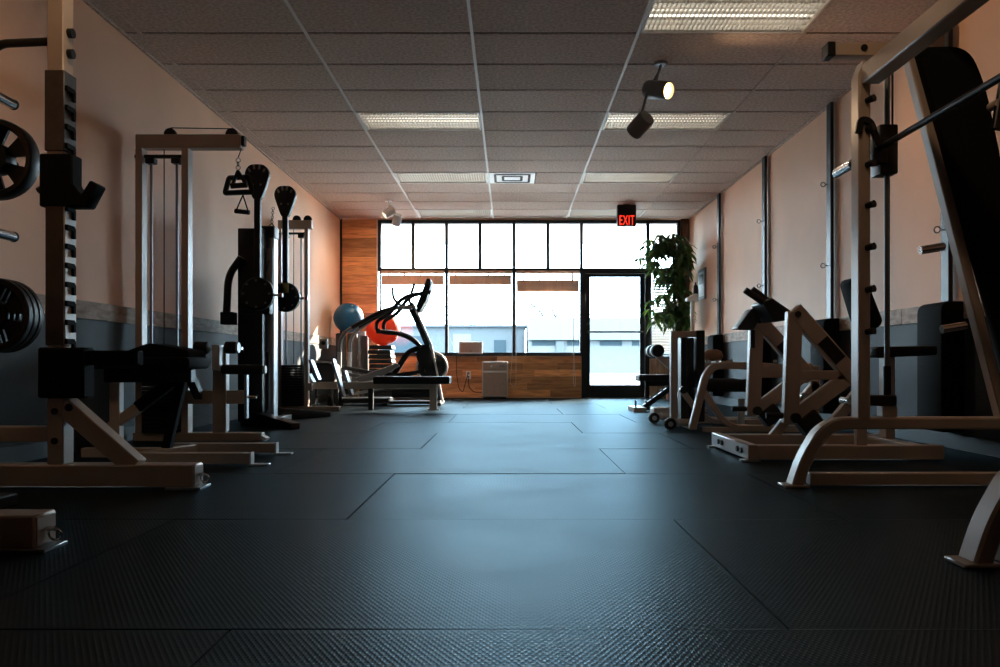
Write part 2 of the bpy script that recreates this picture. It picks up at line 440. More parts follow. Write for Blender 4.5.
# ---- ceiling air vent
vc = Vector((-.28 + .009 + .30, r_of(VENT_ROW) + CELL/2, H))
v = thing('air_vent', 'square white air diffuser between the ceiling lights', 'vent', vc)
MB().box(vc.x - .295, vc.x + .295, vc.y - .29, vc.y + .29, H - .006, H + .02).build('panel', M['white'], v, bevel=.004)
for s_ in (.22, .12):                                 # dark bars paint the shade of recessed slots onto the panel
    for a in (-1, 1):
        MB().box(vc.x - s_, vc.x + s_, vc.y + a*s_ - .016, vc.y + a*s_ + .016, H - .012, H - .005).build('slot_shade', M['groove'], v)
        MB().box(vc.x + a*s_ - .016, vc.x + a*s_ + .016, vc.y - s_, vc.y + s_, H - .012, H - .005).build('slot_shade', M['groove'], v)

# ================================================================== glazed end wall
WY = YB
sc = 59.7
wx = lambda px: (px - 510)/sc
wz = lambda py: CAMH + (364 - py)/sc
tx = [wx(p) for p in (379.5, 413, 446.5, 480, 514, 548, 581.5, 648, 678.5)]
ZT, ZM, ZS = 2.962, 2.128, .735
DX0, DX1 = tx[6], tx[7]
o = MB()
o.box(XL, tx[0] - .03, WY, WY + .15, -.05, H + .1)
o.box(tx[0] - .03, DX0, WY, WY + .15, -.05, ZS - .03)
o.box(DX1 + .02, XR, WY, WY + .15, -.05, .66)
o.box(DX0, DX1 + .02, WY, WY + .15, -.05, -.002)
o.box(tx[8] + .03, XR, WY, WY + .15, .66, H + .1)
o.box(tx[0] - .03, tx[8] + .03, WY, WY + .15, ZT + .02, H + .1)
wb = o.build('wall_back', M['paint']); wb['kind'] = 'structure'
# black metal window framing
def rect_frame(mb, x0, x1, z0, z1, t, y0, y1):
    mb.box(x0, x0 + t, y0, y1, z0, z1); mb.box(x1 - t, x1, y0, y1, z0, z1)
    mb.box(x0 + t, x1 - t, y0, y1, z0, z0 + t); mb.box(x0 + t, x1 - t, y0, y1, z1 - t, z1)
fy0, fy1 = WY - .01, WY + .09
wn = 0
for a, b_, lab in ((0, 2, 'left'), (2, 4, 'middle'), (4, 6, 'right')):
    wn += 1
    g = struct('window_%d' % wn, '%s of the three large panes above the plank wall' % lab)
    f = MB(); rect_frame(f, tx[a] - .0 + (.0), tx[b_] - .0, ZS, ZM, .026, fy0, fy1); f.build('window_frame', M['alu'], g, bevel=.003)
    MB().box(tx[a] + .024, tx[b_] - .024, WY + .035, WY + .041, ZS + .024, ZM - .024).build('pane', M['glass'], g)
wn += 1
g = struct('window_%d' % wn, 'row of transom panes below the ceiling')
f = MB()
f.box(tx[0] - .028, tx[8] + .028, fy0, fy1, ZM, ZM + .05); f.box(tx[0] - .028, tx[8] + .028, fy0, fy1, ZT - .035, ZT + .02)
f.build('rail', M['alu'], g, bevel=.003)
for x in tx: MB().box(x - .026, x + .026, fy0 - .004, fy1, ZM + .05, ZT - .035).build('mullion', M['alu'], g, bevel=.003)
for a, b_ in zip(tx, tx[1:]):
    MB().box(a + .024, b_ - .024, WY + .035, WY + .041, ZM + .048, ZT - .033).build('pane', M['glass'], g)
# sidelight right of the door
wn += 1
g = struct('window_%d' % wn, 'narrow sidelight between the door and the right corner')
f = MB(); rect_frame(f, DX1 + .02, tx[8] + .028, .66, ZM, .04, fy0, fy1); f.build('window_frame', M['alu'], g, bevel=.003)
MB().box(DX1 + .058, tx[8] - .01, WY + .035, WY + .041, .69, ZM - .035).build('pane', M['glass'], g)
MB().box(tx[0] - .03, DX0 - .002, WY - .07, WY - .011, ZS - .03, ZS).build('trim_3', M['alu'], bevel=.004)['kind'] = 'structure'
# door
d = struct('door_1', 'black framed glass entrance door')
f = MB(); f.box(DX0, DX0 + .065, fy0 - .02, fy1, 0, ZM); f.box(DX1 - .05, DX1 + .02, fy0 - .02, fy1, 0, ZM); f.box(DX0 + .065, DX1 - .05, fy0 - .02, fy1, ZM - .045, ZM)
f.build('door_jamb', M['alu'], d, bevel=.003)
MB().box(DX0 + .066, DX1 - .051, WY - .03, WY + .10, -.002, .011).build('threshold', M['galv'], d)
MB().box(XL, XR, WY - .022, WY, -.013, .0).build('floor_edge', M['mat'], floor)
gx0, gx1, gz0, gz1 = wx(590), wx(640), wz(385), wz(277)
f = MB(); f.box(DX0 + .068, gx0, WY + .005, WY + .05, .012, ZM - .048); f.box(gx1, DX1 - .053, WY + .005, WY + .05, .012, ZM - .048)
f.box(gx0, gx1, WY + .005, WY + .05, .012, gz0); f.box(gx0, gx1, WY + .005, WY + .05, gz1, ZM - .048)
f.build('door_frame', M['alu'], d, bevel=.004)
MB().box(gx0 - .01, gx1 + .01, WY + .024, WY + .032, gz0 - .01, gz1 + .01).build('pane', M['frost'], d)
f = MB(); f.cyl((gx0 - .05, WY - .035, wz(332)), (gx1 + .05, WY - .035, wz(332)), .017)
for x in (gx0 - .03, gx1 + .03): f.cyl((x, WY - .035, wz(332)), (x, WY + .006, wz(332)), .014)
f.build('push_bar', M['galv'], d)
f = MB(); f.cyl((gx0 - .035, WY - .012, wz(324)), (gx0 - .035, WY + .006, wz(324)), .025); f.build('lock', M['galv'], d)

# wooden planking of the end wall: each board its own piece
pl = struct('trim_4', 'orange brown wood planks cladding the end wall')
def plank_area(x0, x1, z0, z1, rowh, lmin, lmax):
    nr = max(1, round((z1 - z0)/rowh)); hgt = (z1 - z0)/nr
    for r_ in range(nr):
        x = x0; za, zb = z0 + r_*hgt, z0 + (r_+1)*hgt
        while x < x1 - .01:
            L = random.uniform(lmin, lmax); xe = x + L
            if xe > x1 - .18: xe = x1
            p = random.uniform(.018, .024)
            c = Vector(((x + xe)/2, WY - .02, (za + zb)/2)); wv, hv = (xe - x)/2 - .0015, hgt/2 - .0015
            q = MB().box(c.x - wv, c.x + wv, WY - p, WY, c.z - hv, c.z + hv)
            me = q.mesh('plank', c, .002); me.materials.append(M['plank']); piece('plank', me, pl, c)
            x = xe
plank_area(tx[0] - .03, DX0 - .003, .02, ZS - .032, .115, .35, .95)
plank_area(XL + .03, tx[0] - .045, .02, H - .01, .16, .55, .8)
MB().box(XL + .001, XL + .03, WY - .04, WY, 0, H - .002).build('corner_strip', M['alu'], pl)
MB().box(tx[0] - .045, tx[0] - .028, WY - .03, WY, ZS, H - .01).build('edge_strip', M['white'], pl)
for i in range(6):                                   # pale upright boards under the sidelight
    a = DX1 + .03 + i*.108
    q = MB().box(a + .002, a + .104, WY - .022, WY, .02, .655); q.build('board', M['plank_v'], pl, bevel=.003)
q = MB().box(tx[8] + .035, XR - .01, WY - .06, WY, 0, H - .005).build('trim_5', M['post'], bevel=.006); tag(q, 'dark wooden corner post beside the sidelight', kind='structure')

# ================================================================== outside
o = MB().box(-40, 40, YB + .15, 18, -.12, -.02).build('pavement', M['paving']); tag(o, 'pale pavement outside the windows', kind='structure')
o = MB().box(-90, 90, 18, 140, -.2, -.1).build('street', M['asphalt']); tag(o, 'street beyond the windows', kind='structure')
cn = thing('canopy', 'white canopy soffit hanging over the shop front outside', 'canopy', (0, 14.6, 2.95))
MB().box(-14, 14, YB + .16, 15.75, 2.93, 3.1).build('soffit', M['soffit'], cn)
MB().box(-14, 14, 15.75, 15.85, 2.93, 3.5).build('fascia', M['soffit'], cn)
sf = thing('soffit_light', 'small brown lamp bar under the canopy seen through a transom', 'lamp', P(455, 234, 14.8))
c = P(455, 233.4, 14.8); MB().box(c.x - .12, c.x + .12, c.y - .06, c.y + .06, c.z - .02, c.z + .02).build('housing', M['brownv'], sf, bevel=.004)
MB().cyl((c.x, c.y, c.z + .01), (c.x, c.y, 2.929), .012).build('stem', M['brownv'], sf)
sg = thing('hanging_sign', 'small grey board hanging under the canopy by the door', 'sign', P(656, 234, 15.0))
c = P(660, 233, 15.0); MB().box(c.x - .22, c.x + .2, c.y - .02, c.y + .02, c.z - .05, c.z + .06).build('board', M['grille'], sg, bevel=.004)
MB().box(c.x - .16, c.x - .15, c.y - .004, c.y + .004, c.z + .05, 2.928).build('hanger', M['blackm'], sg)
MB().box(c.x + .13, c.x + .14, c.y - .004, c.y + .004, c.z + .05, 2.928).build('hanger', M['blackm'], sg)
# far buildings
BY = 70
bl = thing('far_building', 'low grey building with pale garage door across the street', 'building', (X(445, BY), BY, -.1))
x0, x1, zt = X(330, BY), X(525, BY), Z(327, BY)
MB().box(x0, x1, BY, BY + 9, -.1, zt).build('wall', M['bldg'], bl)
MB().box(x0 - .2, x1 + .15, BY - .3, BY + 9.2, zt, zt + .18).build('roof_edge', M['bldgd'], bl)
MB().box(X(453, BY), X(471, BY), BY - .06, BY, -.1, Z(334, BY)).build('garage_door', M['bldgw'], bl)
MB().box(X(385, BY), X(425, BY), BY - .06, BY, .9, Z(336, BY)).build('shop_window', M['bldgg'], bl)
MB().box(X(494, BY), X(506, BY), BY - .06, BY, .9, Z(340, BY)).build('shop_window', M['bldgg'], bl)
MB().box(X(512, BY), X(522, BY), BY - .06, BY, -.1, Z(336, BY)).build('shop_door', M['bldgd'], bl)
b2 = thing('far_building', 'tall white parapet building with strip windows across the street', 'building', (X(600, BY-4), BY-4, -.1))
BZ = BY - 4
MB().box(X(529, BZ), X(720, BZ), BZ, BZ + 10, -.1, Z(339.5, BZ)).build('wall', M['bldgw'], b2)
MB().box(X(528.5, BZ), X(722, BZ), BZ - .5, BZ + 10, Z(340, BZ), Z(318, BZ)).build('parapet', M['bldgw'], b2)
for a, b_ in ((532, 555), (567, 590), (600, 622), (632, 655)):
    MB().box(X(a, BZ), X(b_, BZ), BZ - .05, BZ, Z(345.5, BZ), Z(340.6, BZ)).build('window', M['bldgg'], b2)
MB().box(X(556, BZ), X(564, BZ), BZ - .3, BZ, -.1, Z(341, BZ)).build('pier', M['bldg'], b2)
# power line
pw = thing('power_line', 'utility wires strung between poles across the street', 'wires', (-26, 50, -.1))
for x in (-26, 26): MB().cyl((x, 50, -.1), (x, 50, 7.5), .14).build('pole', M['twig'], pw)
for z in (3.62, 4.15): 
    MB().tube([(-26 + 52*i/12, 50, z + .5*((i-6)/6)**2) for i in range(13)], .03, 6).build('wire', M['bldgd'], pw)
def bare_tree(px, Y, h, seed, lab):
    rnd = random.Random(seed); base = Vector((X(px, Y), Y, -.1))
    t = thing('bare_tree', lab, 'tree', base, 'bare street trees')
    MB().cyl(base, base + Vector((.1, 0, h*.38)), .16, .10, 8).build('trunk', M['twig'], t)
    br = MB()
    def grow(p, dr, L, r, lv):
        e = p + dr*L; br.tube([p, (p+e)/2 + Vector((rnd.uniform(-.06,.06)*L,0,rnd.uniform(-.04,.06)*L)), e], r, 5)
        if lv:
            for _ in range(3 if lv > 1 else 4):
                nd = (dr + Vector((rnd.uniform(-.9,.9), rnd.uniform(-.7,.7), rnd.uniform(-.25,.7)))).normalized()
                grow(p + dr*L*rnd.uniform(.55, 1), nd, L*rnd.uniform(.55,.8), r*.6, lv-1)
    top = base + Vector((.1, 0, h*.36))
    for _ in range(5): grow(top, Vector((rnd.uniform(-.9,.9), rnd.uniform(-.6,.6), rnd.uniform(.35,.9))).normalized(), h*.28, .07, 3)
    br.build('branches', M['twig'], t)
bare_tree(556, 84, 9.5, 3, 'bare branching tree seen through the right large pane')
bare_tree(478, 88, 8.6, 8, 'bare branching tree seen through the middle large pane')

# ================================================================== window dressing
blinds = [(tx[0], tx[2], 272.5, 276, 284.5, 'tan slatted blind drawn up in the left large window', 0),
          (tx[2], tx[4], 272.5, 276, 284.5, 'drawn-up blind with ladder tapes in the middle large window', 1),
          (tx[4], tx[6], 272.5, 281, 291.5, 'lower hanging drawn-up blind in the right large window', 1)]
for a, b_, y0, y1, y2, lab, kind in blinds:
    t = thing('window_blind', lab, 'blind', ((a+b_)/2, WY - .04, ZM), 'blinds of the large windows')
    x0, x1 = a + .035, b_ - .035
    MB().box(x0, x1, WY - .075, WY - .015, ZM - .045, ZM - .002).build('head_rail', M['blind'], t, bevel=.004)
    zt, zb = wz(y1), wz(y2)
    nsl = max(3, int((zt - zb)/.0135))
    me = MB().box(-(x1-x0)/2 + .01, (x1-x0)/2 - .01, -.024, .024, -.0075, .0075).mesh('slat', Vector((0,0,0))); me.materials.append(M['blind'])
    for i in range(nsl):
        z = zb + .02 + (zt - zb - .02)*i/(nsl - 1)
        piece('slat', me, t, ((x0+x1)/2, WY - .045, z))
    MB().box(x0 + .01, x1 - .01, WY - .068, WY - .022, zb - .012, zb + .012).build('bottom_rail', M['blind'], t, bevel=.004)
    for i in range(4):
        x = x0 + .12 + (x1 - x0 - .24)*i/3
        MB().box(x - .012, x + .012, WY - .071, WY - .019, zb - .013, ZM - .04).build('ladder_tape', M['blind'], t)
for px, lab in ((516, 'white pull cord looping down beside the air purifier'), (573, 'white pull cord looping down near the door')):
    x = wx(px); t = MB()
    t.tube(fillet([(x, WY - .085, ZM - .05), (x, WY - .085, wz(383)), (x - .025 if px < 550 else x + .02, WY - .085, wz(387)), (x - .1 if px < 550 else x + .035, WY - .085, wz(384)), (x - .06 if px < 550 else x + .01, WY - .085, ZS + .02)], .05), .0045, 6)
    t.cyl((x, WY - .085, wz(371)), (x, WY - .085, wz(368)), .011, .006, 8)
    q = t.build('blind_cord', M['cord'], None, loc=(x, WY - .085, wz(385))); tag(q, lab, 'cord', 'blind pull cords')
# venetian blind in the sidelight
t = thing('venetian_blind', 'white venetian blind lowered over the sidelight behind the plant', 'blind', ((DX1 + tx[8])/2, WY - .05, ZM))
x0, x1 = DX1 + .06, tx[8] - .01
MB().box(x0, x1, WY - .07, WY - .02, ZM - .045, ZM - .002).build('head_rail', M['blindw'], t, bevel=.004)
me = MB().cbox((0,0,0), (x1 - x0, .045, .002), Matrix.Rotation(R(62), 3, 'X').to_euler()).mesh('slat', Vector((0,0,0))); me.materials.append(M['blindw'])
z = ZM - .075
while z > .76: piece('slat', me, t, ((x0+x1)/2, WY - .045, z)); z -= .048
MB().box(x0, x1, WY - .06, WY - .03, .715, .735).build('bottom_rail', M['blindw'], t)
for x in (x0 + .08, x1 - .08): MB().cyl((x, WY - .045, .73), (x, WY - .045, ZM - .04), .003, seg=6).build('ladder_cord', M['cord'], t)

# exit sign
c = P(626.8, 215, 12.15); ez0, ez1 = Z(226, 12.15), Z(204.5, 12.15)
t = thing('exit_sign', 'black exit sign with glowing red letters hung from the ceiling', 'exit sign', (c.x, 12.2, ez1))
MB().box(c.x - .143, c.x + .143, 12.15, 12.26, ez0, ez1 - .003).build('housing', M['blackm'], t, bevel=.01, seg=2)
MB().box(c.x - .05, c.x + .05, 12.17, 12.24, ez1 - .01, H).build('mount', M['blackm'], t)
cu = bpy.data.curves.new('exit_text', 'FONT'); cu.body = 'EXIT'; cu.size = .21; cu.align_x = 'CENTER'; cu.extrude = .002; cu.space_character = 1.12
to = bpy.data.objects.new('exit_text', cu); COL.objects.link(to)
bpy.context.view_layer.update()
me = bpy.data.meshes.new_from_object(to.evaluated_get(bpy.context.evaluated_depsgraph_get())); bpy.data.objects.remove(to)
me.name = 'letters'; me.materials.clear(); me.materials.append(M['exit'])
wd = max(v.co.x for v in me.vertices) - min(v.co.x for v in me.vertices)
me.transform(Matrix.Scale(.225/wd, 4, (1,0,0))); me.transform(Matrix.Rotation(R(90), 4, 'X'))
lo = bpy.data.objects.new('letters', me); COL.objects.link(lo); lo.parent = t; lo.location = Vector((c.x, 12.147, ez0 + .018)) - LOC[t.name]; lo['label'] = 'red glowing letters EXIT'

# ================================================================== spotlights
def lamp_head(t, base, joint, aim, L, r, lit, mname):
    aim = Vector(aim).normalized(); joint = Vector(joint)
    back = joint - aim*L*.45; front = joint + aim*L*.55
    hd = MB().lathe([(r*.5,0),(r*.92,0),(r,.012),(r,L-.01),(r*.97,L),(r*.86,L),(r*.84,L-.03),(.001,L-.032)], back, aim, 20).build('lamp_head', M[mname], t)
    MB().lathe([(r*.83, 0), (r*.80, .006), (.001, .010)], back + aim*(L - .031), aim, 20).build('lens', M[lit] if lit else M['greyp'], hd)
    MB().tube([base, joint], .009, 8).build('arm', M[mname], t)
    return front, aim
def spot(name, p, aim, watts, ang, col=(1.0,.68,.42)):
    l = bpy.data.lights.new(name, 'SPOT'); l.energy = watts; l.spot_size = R(ang); l.spot_blend = .6; l.color = col; l.shadow_soft_size = .05
    o = bpy.data.objects.new(name, l); COL.objects.link(o); o.location = p; o.rotation_euler = Vector(aim).to_track_quat('-Z', 'Y').to_euler(); return o
# pair over the aisle
Yt = 6.45
t = thing('spotlight_pair', 'dark twin ceiling spotlight over the aisle with one bulb lit', 'spotlight', (X(661, Yt), Yt, H), 'twin ceiling spotlights')
mt = Vector((X(661, Yt), Yt, H))
MB().lathe([(.05,-.022),(.055,0)], mt - Vector((0,0,.0)), (0,0,1), 16).build('canopy', M['galv'], t)
j1 = P(657, 90, Yt); j2 = P(641, 124, Yt)
st = MB(); st.tube([mt - Vector((0,0,.015)), P(656, 82, Yt)], .010, 8); st.tube([P(660, 70, Yt), P(652, 84, Yt), P(646, 97, Yt), P(642, 112, Yt), P(641, 118, Yt)], .010, 8)
st.build('stem', M['galv'], t)
a1 = Vector((.60, -.62, -.26)); fr, a1n = lamp_head(t, P(656, 82, Yt), j1, a1, .22, .074, 'lens_on', 'greyp')
a2 = Vector((-.45, .62, -.42)); lamp_head(t, P(641, 116, Yt), j2, a2, .18, .072, None, 'greyp')
spot('spot_aisle', fr + a1n*.02, a1, LAMP_W*.5, 100)
# pair near the windows
Yt = 11.85
t = thing('spotlight_pair', 'white twin ceiling spotlight near the plank wall', 'spotlight', (X(388.5, Yt), Yt, H), 'twin ceiling spotlights')
mt = Vector((X(388.5, Yt), Yt, H))
MB().lathe([(.05,-.022),(.055,0)], mt, (0,0,1), 16).build('canopy', M['white'], t)
MB().tube([mt - Vector((0,0,.01)), P(390, 207, Yt), P(397, 215, Yt)], .010, 8).build('stem', M['white'], t)
fr, an = lamp_head(t, P(390, 207, Yt), P(389.5, 212, Yt), (-.62, -.22, -.50), .17, .065, 'lens_on2', 'white'); spot('spot_back_a', fr + an*.02, an, LAMP_W*.12, 140)
fr, an = lamp_head(t, P(397, 214, Yt), P(397, 219.5, Yt), (-.22, .34, -.75), .16, .065, 'lens_on2', 'white'); spot('spot_back_b', fr + an*.02, an, LAMP_W*.5, 150)
# pairs above the near part of the room (real fixtures of the same kind, above the frame)
for i, (x, y, aims, lab) in enumerate((
    (-1.2, 3.1, ((-1, .35, -.75), (-1, -.5, -.6)), 'dark twin ceiling spotlight above the left weight rack'),
    (1.0, 2.6, ((1, .75, -.55), (.9, .1, -.9)), 'dark twin ceiling spotlight above the cage machine on the right'))):
    mt = Vector((x, y, H)); t = thing('spotlight_pair', lab, 'spotlight', mt, 'twin ceiling spotlights')
    MB().lathe([(.05,-.022),(.055,0)], mt, (0,0,1), 16).build('canopy', M['galv'], t)
    MB().tube([mt - Vector((0,.15,.12)), mt - Vector((0,0,.01)), mt + Vector((0,.15,-.12))], .010, 8).build('stem', M['galv'], t)
    for s_, am in zip((1, -1), aims):
        j = mt + Vector((0, .15*s_, -.17)); fr, an = lamp_head(t, mt + Vector((0, .15*s_, -.12)), j, am, .19, .062, 'lens_on', 'greyp')
        spot('spot_near', fr + an*.02, an, LAMP_W*(.34 if i == 0 else .20), 90)

# ================================================================== right wall stations
def wall_station(px, lab, ztop=H - .02):
    yc = XR*F/(px - VX)*.985
    t = thing('wall_station', lab, 'wall station', (XR - .05, yc, .12), 'padded wall anchor stations')
    MB().box(XR - .055, XR - .024, yc - .05, yc + .05, .99, ztop).build('anchor_rail', M['blackm'], t, bevel=.004)
    for z in (1.48, 2.23):
        e = MB(); e.cyl((XR - .056, yc, z), (XR - .085, yc, z), .005, seg=8); e.ring((XR - .105, yc, z), (0, 1, .2), .021, .0045, 14, 6); e.build('eye_bolt', M['galv'], t)
    poly = rpoly([(XR - .17, .12), (XR - .012, .12), (XR - .012, .985), (XR - .17, .985)], [.03, 0, 0, .07])
    MB().prism(poly, 'xz', yc - .17, yc + .15).build('pad', M['matte'], t, bevel=.018, seg=2)
    return t
wall_station(718.5, 'padded wall station nearest the corner with plant')
wall_station(764, 'padded wall station behind the chest pad machine')
wall_station(829.5, 'padded wall station left of the white cage upright')
wall_station(946, 'padded wall station seen inside the cage machine, nearest the camera')
# picture on the right wall
t = thing('framed_notice', 'narrow framed notice on the right wall beside the plant', 'picture', (XR, 12.42, 1.58))
ya, yb = XR*F/(706.5 - VX), XR*F/(699.5 - VX)
za, zb = 1.57, 2.05
f = MB(); f.box(XR - .025, XR, ya, yb, za, zb); f.build('frame', M['greyp'], t, bevel=.006)
MB().box(XR - .028, XR - .024, ya + .05, yb - .05, za + .05, zb - .05).build('print', M['silverp'], t)
MB().box(XR - .0295, XR - .0275, ya + .09, yb - .09, za + .24, zb - .09).build('print_picture', M['greyv'], t)
# white dispenser stand
t = thing('dispenser_stand', 'slim white post with slanted top beside the corner plant', 'stand', (2.70, 11.85, 0))
MB().cyl((2.70, 11.85, 0), (2.70, 11.85, .02), .14, seg=20).build('base', M['white'], t)
MB().box(2.675, 2.73, 11.82, 11.88, .02, 1.50).build('post', M['white'], t, bevel=.008)
MB().prism([(2.61, 1.50), (2.78, 1.50), (2.78, 1.60), (2.73, 1.61), (2.61, 1.545)], 'xz', 11.78, 11.92).build('tray', M['white'], t, bevel=.008)
MB().lathe([(.035, 0), (.04, .05), (.03, .12), (.012, .14), (.012, .17)], (2.75, 11.85, 1.608), (0,0,1), 14).build('bottle', M['blackm'], t)

# ================================================================== corner plant
base = Vector((2.62, 12.62, 0))
t = thing('potted_plant', 'tall leafy umbrella tree with drooping leaves in the corner', 'plant', base)
MB().lathe([(.15,0),(.20,.34),(.225,.35),(.225,.40),(.20,.40),(.185,.36),(.001,.355)], base, (0,0,1), 22).build('pot', M['pot'], t)
MB().lathe([(.19,.34),(.001,.365)], base, (0,0,1), 18).build('soil', M['soil'], t)
rp = random.Random(11); lv = MB(); sm = MB(); tk = MB()
tk.tube([base + Vector((0,0,.35)), base + Vector((.03,.02,1.0)), base + Vector((-.02,.03,1.7)), base + Vector((-.05,0,2.4))], .022, 8)
tk.tube([base + Vector((.05,.03,.35)), base + Vector((.08,.05,1.1)), base + Vector((.10,.02,1.9)), base + Vector((.05,-.02,2.3))], .018, 8)
tk.build('trunk', M['bark'], t)
def leaflet(c, d, L, wd, droop):
    d = d.normalized(); s_ = d.cross(Vector((0,0,1)))
    s_ = s_.normalized() if s_.length > .05 else Vector((1,0,0))
    pts = []
    for k_, wf in ((0, .12), (.3, .75), (.6, 1), (.85, .55), (1, .04)):
        p = c + d*L*k_ + Vector((0,0,-droop*L*k_*k_)); w_ = wd*wf*.5
        pts += [p - s_*w_ + Vector((0,0,.012*wf)), p + Vector((0,0,-.004)), p + s_*w_ + Vector((0,0,.012*wf))]
    fs = []
    for i in range(4):
        for j in (0, 1): fs.append((i*3+j, i*3+j+1, i*3+j+4, i*3+j+3))
    lv.add(pts, fs)
def cluster(tip, frm, nl, L):
    sm.tube([frm, (frm + tip)/2 + Vector((0,0,.05)), tip], .005, 5)
    a0 = rp.uniform(0, 6.28)
    for q in range(nl):
        a = a0 + q*2*math.pi/nl
        leaflet(tip, Vector((math.cos(a), math.sin(a), rp.uniform(-.35, .15))), L*rp.uniform(.75, 1.15), L*.36, rp.uniform(.4, 1.1))
def pxz(px, py, dy=0): 
    yy = 12.62 + dy; return P(px, py, yy)
spots = []
for _ in range(62):                                  # main crown
    a = rp.uniform(0, 6.28); q = rp.uniform(.2, 1)**.6
    spots.append(pxz(669 + 21*q*math.cos(a), 258 + 22*q*math.sin(a), rp.uniform(-.3, .3)))
for _ in range(44): spots.append(pxz(rp.uniform(656, 690), rp.uniform(275, 322), rp.uniform(-.25, .3)))
for px_, py_ in ((645, 246), (640, 258), (651, 240), (652, 250), (660, 235), (672, 234), (646, 264), (655, 268), (680, 236), (668, 238), (676, 238), (652, 300), (650, 310), (655, 322), (661, 312), (668, 325), (672, 318), (683, 322), (688, 316), (690, 325)):
    spots.append(pxz(px_, py_, rp.uniform(-.15, .15)))
for s_ in spots:
    s_.x = min(s_.x, 2.78); s_.y = min(s_.y, 13.05)
    frm = base + Vector((rp.uniform(-.06, .1), rp.uniform(-.04,.06), max(1.1, min(2.35, s_.z - .2 + rp.uniform(-.1, .25)))))
    cluster(s_, frm, rp.choice((6, 7, 8)), rp.uniform(.13, .19))
for i_, v_ in enumerate(lv.v): v_.x = min(v_.x, 2.96); v_.y = min(v_.y, 13.3)
q = lv.build('foliage', M['leaf'], t); q['kind'] = 'stuff'
sm.build('stems', M['bark'], t)

# ================================================================== left foreground: half rack
YF = 3.62                                            # front face of the far side frame
t = thing('squat_rack', 'tall notched squat rack with black catch, left foreground', 'rack', (-1.95, 3.1, 0))
for side, yf in (('far', YF), ('near', 2.41)):
    ft = MB().box(-2.62, -1.434, yf, yf + .12, .012, .112).build('foot', M['frame'], t, bevel=.006)
    MB().box(-1.436, -1.43, yf + .01, yf + .11, .02, .105).build('end_plate', M['frame'], ft, bevel=.002)
    e = MB(); e.cyl((-1.43, yf + .06, .062), (-1.405, yf + .06, .062), .008, seg=8); e.ring((-1.405, yf + .06, .045), (0, 1, .3), .02, .004, 14, 6); e.build('pin_ring', M['chrome'], ft)
    MB().box(-1.56, -1.40, yf - .005, yf + .125, 0, .012).build('floor_plate', M['steel'], ft, bevel=.002)
    MB().box(-2.55, -2.45, yf - .005, yf + .125, 0, .012).build('floor_plate', M['steel'], ft, bevel=.002)
    yc = yf + .06
    up = MB().box(-2.105, -2.03, yc - .045, yc + .045, .112, 2.42).build('upright', M['frame'], t, bevel=.005)
    MB().box(-2.46, -2.385, yc - .045, yc + .045, .112, 2.42).build('rear_upright', M['frame'], t, bevel=.005)
    MB().beam((-2.045, yc, .385), (-1.715, yc, .095), .085, .085, (0,1,0)).build('brace', M['frame'], t, bevel=.005)
    e = MB(); e.cyl((-2.005, yc - .047, .372), (-2.005, yc - .040, .372), .018, seg=12); e.build('bolt', M['blackm'], t)
    for z in (.355, .22):
        MB().cyl((-2.068, yc - .052, z), (-2.068, yc - .044, z), .016, seg=10).build('bolt', M['blackm'], t)
    MB().box(-2.385, -2.105, yc - .035, yc + .035, .215, .285).build('low_stretcher', M['frame'], t, bevel=.005)
    MB().tube(fillet([(-2.105, yc - .02, 2.045), (-2.33, yc - .02, 2.035), (-2.385, yc - .02, 1.99)], .06), .019, 10).build('side_bar', M['blackm'], t)
    # dark sheath with catch hooks, pale notched strip below
    MB().box(-2.112, -2.022, yc - .052, yc + .052, Z(150, yf), Z(69, yf)).build('sheath', M['dframe'], t, bevel=.003)
    zl0, zl1 = Z(345, yf), Z(203, yf)
    MB().box(-2.030, -2.020, yc - .046, yc + .046, zl0, zl1).build('notch_strip', M['white'], t, bevel=.002)
    MB().box(-2.108, -2.031, yc - .050, yc - .046, zl0, zl1).build('cover_plate', M['dframe'], t)
    hk = MB(); hk.prism([(yc - .05, .012), (yc + .012, .012), (yc + .024, 0), (yc + .024, -.045), (yc + .004, -.045), (yc + .004, -.012), (yc - .05, -.012)], 'yz', -.004, .010)
    hm = hk.mesh('catch_hook', Vector((0,0,0)), .0015); hm.materials.append(M['matte'])
    zs = [zl1 - .02 - .0865*i for i in range(8)] + [Z(87, yf) - .087*i for i in range(4)]
    for z in zs: piece('catch_hook', hm, t, (-2.018, 0, z))
    for py in (28, 49):
        e = MB(); e.cyl((-2.03, yc, Z(py, yf)), (-2.008, yc, Z(py, yf)), .022, seg=14); e.build('knob', M['blackm'], t)
    # black catch carriage
    zc0, zc1 = Z(206, yf), Z(153, yf)
    jc = MB(); jc.prism([(-2.135, zc0), (-1.985, zc0), (-1.925, zc0), (-1.872, zc0 + .10), (-1.905, zc0 + .12), (-1.945, zc0 + .055), (-1.985, zc0 + .105), (-1.985, zc1), (-2.135, zc1)], 'xz', yc - .055, yc + .035)
    jc.build('catch', M['matte'], t, bevel=.006)
    MB().cyl((-2.135, yc, zc0 + .10), (-2.17, yc, zc0 + .08), .016, seg=10).build('pull_pin', M['blackm'], t)
    # lower block and safety arm
    MB().box(-2.14, -1.93, yc - .06, yc + .04, .415, .645).build('safety_block', M['matte'], t, bevel=.008)
    MB().box(-1.93, -1.70, yc - .035, yc + .035, .565, .632).build('safety_arm', M['matte'], t, bevel=.006)
for z in (.25, 2.37): MB().box(-2.455, -2.39, 2.515, 3.635, z - .035, z + .035).build('cross_member', M['frame'], t, bevel=.005)
